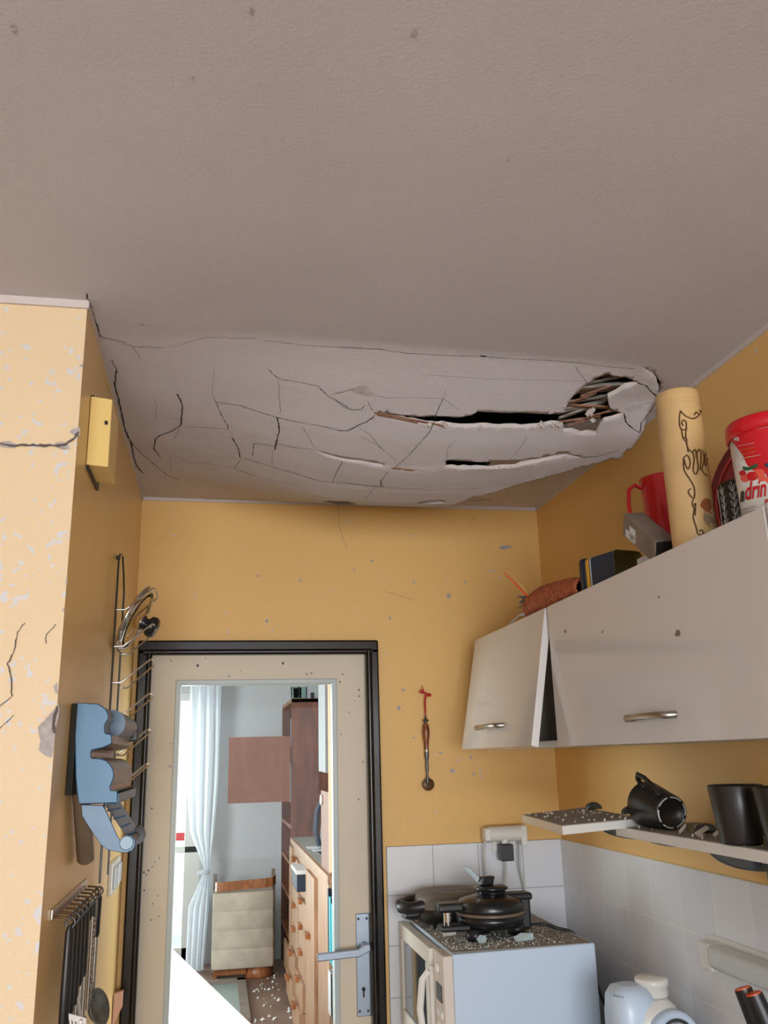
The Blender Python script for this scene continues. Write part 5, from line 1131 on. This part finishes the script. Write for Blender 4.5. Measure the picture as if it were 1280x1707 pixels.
# upper foil door, blue glossy
uc = pix(*z5(515, 330), 1, YFa-.12)
MB().tube([V((P[9].x-.022, YN+.12, P[7].z+.005)), V((P[9].x-.022, YFa-.01, P[7].z+.005))], .021, 24).build('roll', M['bluedark'], ds)
MB().tube([V((P[20].x-.028, YN+.007, P[20].z-.004)), V((P[20].x-.028, YFa-.007, P[20].z-.004))], .026, 24).build('roll', M['greybrown'], ds)
MB().box((P[9].x-.012, YFa-.03, P[10].z-.004), (P[9].x+.030, YFa-.01, P[10].z+.020)).box((P[9].x+.0, YFa-.06, P[10].z+.002), (P[9].x+.02, YFa-.02, P[10].z+.03)).build('cutter_clip', M['black'], ds, bevel=.003)
MB().box((P[25].x-.022, YN+.01, P[25].z-.022), (P[25].x+.004, YFa-.03, P[25].z-.004)).build('tear_bar', M['blue'], ds, bevel=.002)
arm = [(200, 1060), (390, 1065), (420, 1120), (470, 1230), (520, 1340), (555, 1392), (600, 1350), (655, 1340), (685, 1380), (685, 1430), (660, 1470), (610, 1492), (560, 1488), (430, 1462), (380, 1420), (330, 1350), (280, 1275), (235, 1205), (205, 1150)]
A_ = face(arm, YN+.004); plate_(A_, YN+.004, .006, 'roll_arm', mat('pale_blue_plastic', (112, 142, 170), .45, noise_amt=.08), ds); MB().tube([p+V((0, .003, 0)) for p in A_], .0012, 5, closed=True).build('arm_trim', M['bluedark'], ds)
arm2 = [(400, 1060), (540, 1030), (690, 1260), (640, 1345), (590, 1345)]
A2 = face(arm2, YN+.03); g_ = MB(); plate_(A2, YN+.05, .004, 'inner_grid', mat('grid_plastic', (62, 58, 54), .5), ds)
pcn_ = pix(*z5(610, 1405), 1, YN); pin = MB(); pin.lathe([(0, 0), (.0125, 0), (.0125, .003), (.011, .005), (0, .005)], pcn_+V((0, .004, 0)), (0, -1, 0), 28, smooth=False).build('pivot_cap', mat('cap_blue', (110, 140, 162), .3), ds)
rodend = V((pcn_.x+.002, YN+.16, pcn_.z)); MB().tube([pcn_+V((0, .01, 0)), rodend], .007, 16).build('roll_rod', M['black'], ds)
MB().tube([rodend, rodend+V((0, .02, 0))], [.016, .016], 28).tube([rodend+V((0, .018, 0)), rodend+V((0, .024, 0))], [.018, .018], 28).build('end_knob', M['black'], ds)
# brown tube hanging below
tb0 = pix(106, 1290, 1, 1.80); tb1 = pix(142, 1436, 1, 1.86)
tb0.x = max(tb0.x, XL+.02); tb1.x = XL+.022; t_ = thing('rolling_pin', tb1, 'brown grey cylindrical tube hanging under the dispenser on the left wall', 'tube')
tb0 = V((XL+.018, 1.765, 1.66)); tb1 = V((XL+.021, 1.89, 1.50))
MB().tube([tb0, tb1-(tb1-tb0).normalized()*.004, tb1], [.0165, .0165, .013], 28).build('barrel', mat('brown_tube', (132, 112, 92), .35, noise_amt=.15), t_)
MB().tube([tb0-(tb1-tb0).normalized()*.012, tb0], .0175, 24).build('cap', M['black'], t_)
# light switch
sw = thing('light_switch', (XL, 2.6, 1.39), 'white double light switch on the left wall next to the door frame', 'switch')
MB().box((XL, 2.50, 1.352), (XL+.010, 2.70, 1.432)).build('frame', M['white'], sw, bevel=.003)
for y in (2.515, 2.61): MB().box((XL+.009, y, 1.366), (XL+.016, y+.075, 1.418)).build('rocker', mat('switch_grey', (196, 200, 206), .3), sw, bevel=.003)
# utensil rail
rl = thing('utensil_rail', (XL, 1.8, 1.43), 'narrow metal hook rail on the left wall holding kitchen utensils', 'rail')
ra0, ra1 = pix(90, 1530, 0, XL+.006), pix(146, 1492, 0, XL+.006)
MB().box((XL, ra0.y, 1.430), (XL+.004, ra1.y, 1.447)).build('bar', M['steel'], rl, bevel=.001)
NU = 9; ysu = [ra0.y+.02+(ra1.y-ra0.y-.03)*i/(NU-1) for i in range(NU)]
for y in ysu: MB().tube([(XL+.006, y, 1.432), (XL+.024, y, 1.43), (XL+.032, y, 1.42), (XL+.034, y, 1.428)], .0022, 6).build('hook', M['gold'], rl)
def utensil(i, nm, lab, hl, ht, shaft, head=None, hm='black', cat='utensil'):
    y = ysu[i]; x = XL+.030; zt_ = 1.418; u = thing(nm, (x, y, zt_-hl-shaft), lab, cat)
    if hl: MB().tube([(x, y, zt_), (x, y, zt_-.01), (x, y, zt_-hl*.6), (x, y, zt_-hl+.008), (x, y, zt_-hl)], [.004, .008, ht, ht, ht*.7], 12, flat=.7).build('handle', M[hm], u)
    MB().tube([(x+.0+.008*math.cos(a), y, zt_+.004+.008*math.sin(a)) for a in [k*math.pi/6 for k in range(12)]], .0018, 6, closed=True).build('hanging_loop', M['dsteel'], u)
    if shaft: MB().tube([(x, y, zt_-hl), (x, y, zt_-hl-shaft)], .0042, 8, flat=.6).build('shaft', M['steel'], u)
    if head: head(u, V((x, y, zt_-hl-shaft)))
    return u
def head_spatula(u, p):
    mb = MB(); P_ = [p+V((0, -.012, 0)), p+V((0, .012, 0)), p+V((.012, .035, -.04)), p+V((.02, .035, -.11)), p+V((.02, -.035, -.11)), p+V((.012, -.035, -.04))]
    mb.prism(P_, (.002, 0, 0)); mb.build('blade', M['steel'], u)
def head_ladle(u, p): MB().lathe([(0, .0), (.02, .003), (.036, .016), (.042, .034), (.040, .034), (.034, .018), (.018, .006), (0, .004)], p+V((.012, 0, -.05)), (.8, -.3, .55), 28).build('bowl', M['steel'], u)
def head_fork(u, p):
    mb = MB()
    for k in range(3): mb.tube([p+V((0, 0, .0)), p+V((0, (k-1)*.010, -.02)), p+V((.004, (k-1)*.011, -.08))], .0022, 6)
    mb.build('tines', M['steel'], u)
utensil(0, 'turner', 'longest black handled utensil, nearest the peeling wall corner', .175, .0095, .10, head_spatula)
utensil(1, 'serving_fork', 'black handled fork, second from the peeling wall corner', .15, .009, .13, head_fork)
utensil(2, 'skimmer', 'black handled skimmer, third along the rail from the wall corner', .145, .009, .14, head_ladle)
utensil(3, 'serving_spoon', 'black handled spoon, fourth along the rail from the wall corner', .125, .009, .15, head_ladle)
utensil(4, 'potato_masher', 'black handled masher, fifth along the rail from the wall corner', .12, .009, .14, head_fork)
def head_red(u, p):
    mb = MB(); mb.prism([p+V((0, -.010, .0)), p+V((0, .010, 0)), p+V((0, .024, -.03)), p+V((0, .026, -.10)), p+V((0, -.026, -.10)), p+V((0, -.024, -.03))], (.006, 0, 0)); mb.build('spatula_head', mat('dark_red_rubber', (150, 16, 20), .45), u, bevel=.002)
utensil(5, 'rubber_spatula', 'spatula with a dark red blade hanging from the rail', .03, .007, .17, head_red)
y = ysu[6]; gx = XL+.034; gr_ = thing('hand_grater', (gx, y, 1.2), 'flat metal grater with rows of bright holes on the rail', 'grater')
MB().box((gx-.001, y-.022, 1.225), (gx+.001, y+.022, 1.39)).tube([(gx, y-.022, 1.39), (gx, y-.02, 1.225)], .003, 6).tube([(gx, y+.022, 1.39), (gx, y+.02, 1.225)], .003, 6).build('plate', M['steel'], gr_)
MB().box((gx-.004, y-.02, 1.385), (gx+.004, y+.02, 1.418)).build('handle', M['black'], gr_, bevel=.004)
tm = MB()
for r_ in range(15):
    for k in range(4): crumb(tm, V((gx+.0018, y-.014+k*.0095, 1.235+r_*.0102)), .0026, 0)
tm.build('teeth', M['chrome'], gr_)
def head_big(u, p):
    MB().lathe([(0, 0), (.024, .004), (.036, .016), (.034, .018), (.022, .006), (0, .003)], p+V((.006, .0, -.04)), (.85, -.35, .3), 32).build('bowl', mat('worn_steel', (128, 130, 126), .45, .6, noise_amt=.4, nscale=40), u)
utensil(7, 'ladle', 'grey ladle with a broad bowl, lowest and nearest the door', .0, .006, .17, head_big)
utensil(8, 'basting_spoon', 'black handled spoon at the door end of the rail', .085, .007, .12, None)
ws = thing('slotted_turner', (XL+.05, 1.72, 1.2), 'white plastic slotted turner showing at the bottom of the picture', 'turner')
wpt = pix(124, 1684, 1, 1.66); o_ = V((wpt.x, 1.66, wpt.z)); mb = MB()
for k in range(5): mb.obox(o_+V((k*.0055-.008, .004*k, -.012-.004*k)), (.003, .001, 0), (0, .003, 0), (.014, .0, -.055))
mb.obox(o_+V((-.008, 0, -.014)), (.026, .02, -.014), (0, .003, 0), (-.001, 0, .010)).build('slotted_head', M['whitem'], ws, bevel=.001)
MB().tube([o_+V((.01, .006, -.02)), V((XL+.012, ysu[5], 1.30)), V((XL+.012, ysu[5], 1.430))], .003, 6).build('handle', M['whitem'], ws)
# board leaning by the door
A = pix(182, 1655, 1, 2.74); 
bdv = thing('cutting_board', (XL+.05, 2.78, .9), 'pale pinkish wooden board leaning in the corner left of the door', 'board')
P_ = [pix(185, 1658, 1, 2.79), pix(205, 1652, 1, 2.79), pix(203, 1680, 1, 2.79), pix(190, 1707, 1, 2.79), pix(184, 1760, 1, 2.79), pix(160, 1760, 1, 2.79), pix(172, 1695, 1, 2.79)]
for p in P_: p.x = max(p.x, XL+.002)
MB().prism(P_, (0, .02, 0)).build('panel', M['pinkwood'], bdv, bevel=.003)
MB().box((XL+.002, 2.70, 0), (XL+.06, 2.83, min(p.z for p in P_))).build('support', M['pinkwood'], bdv)
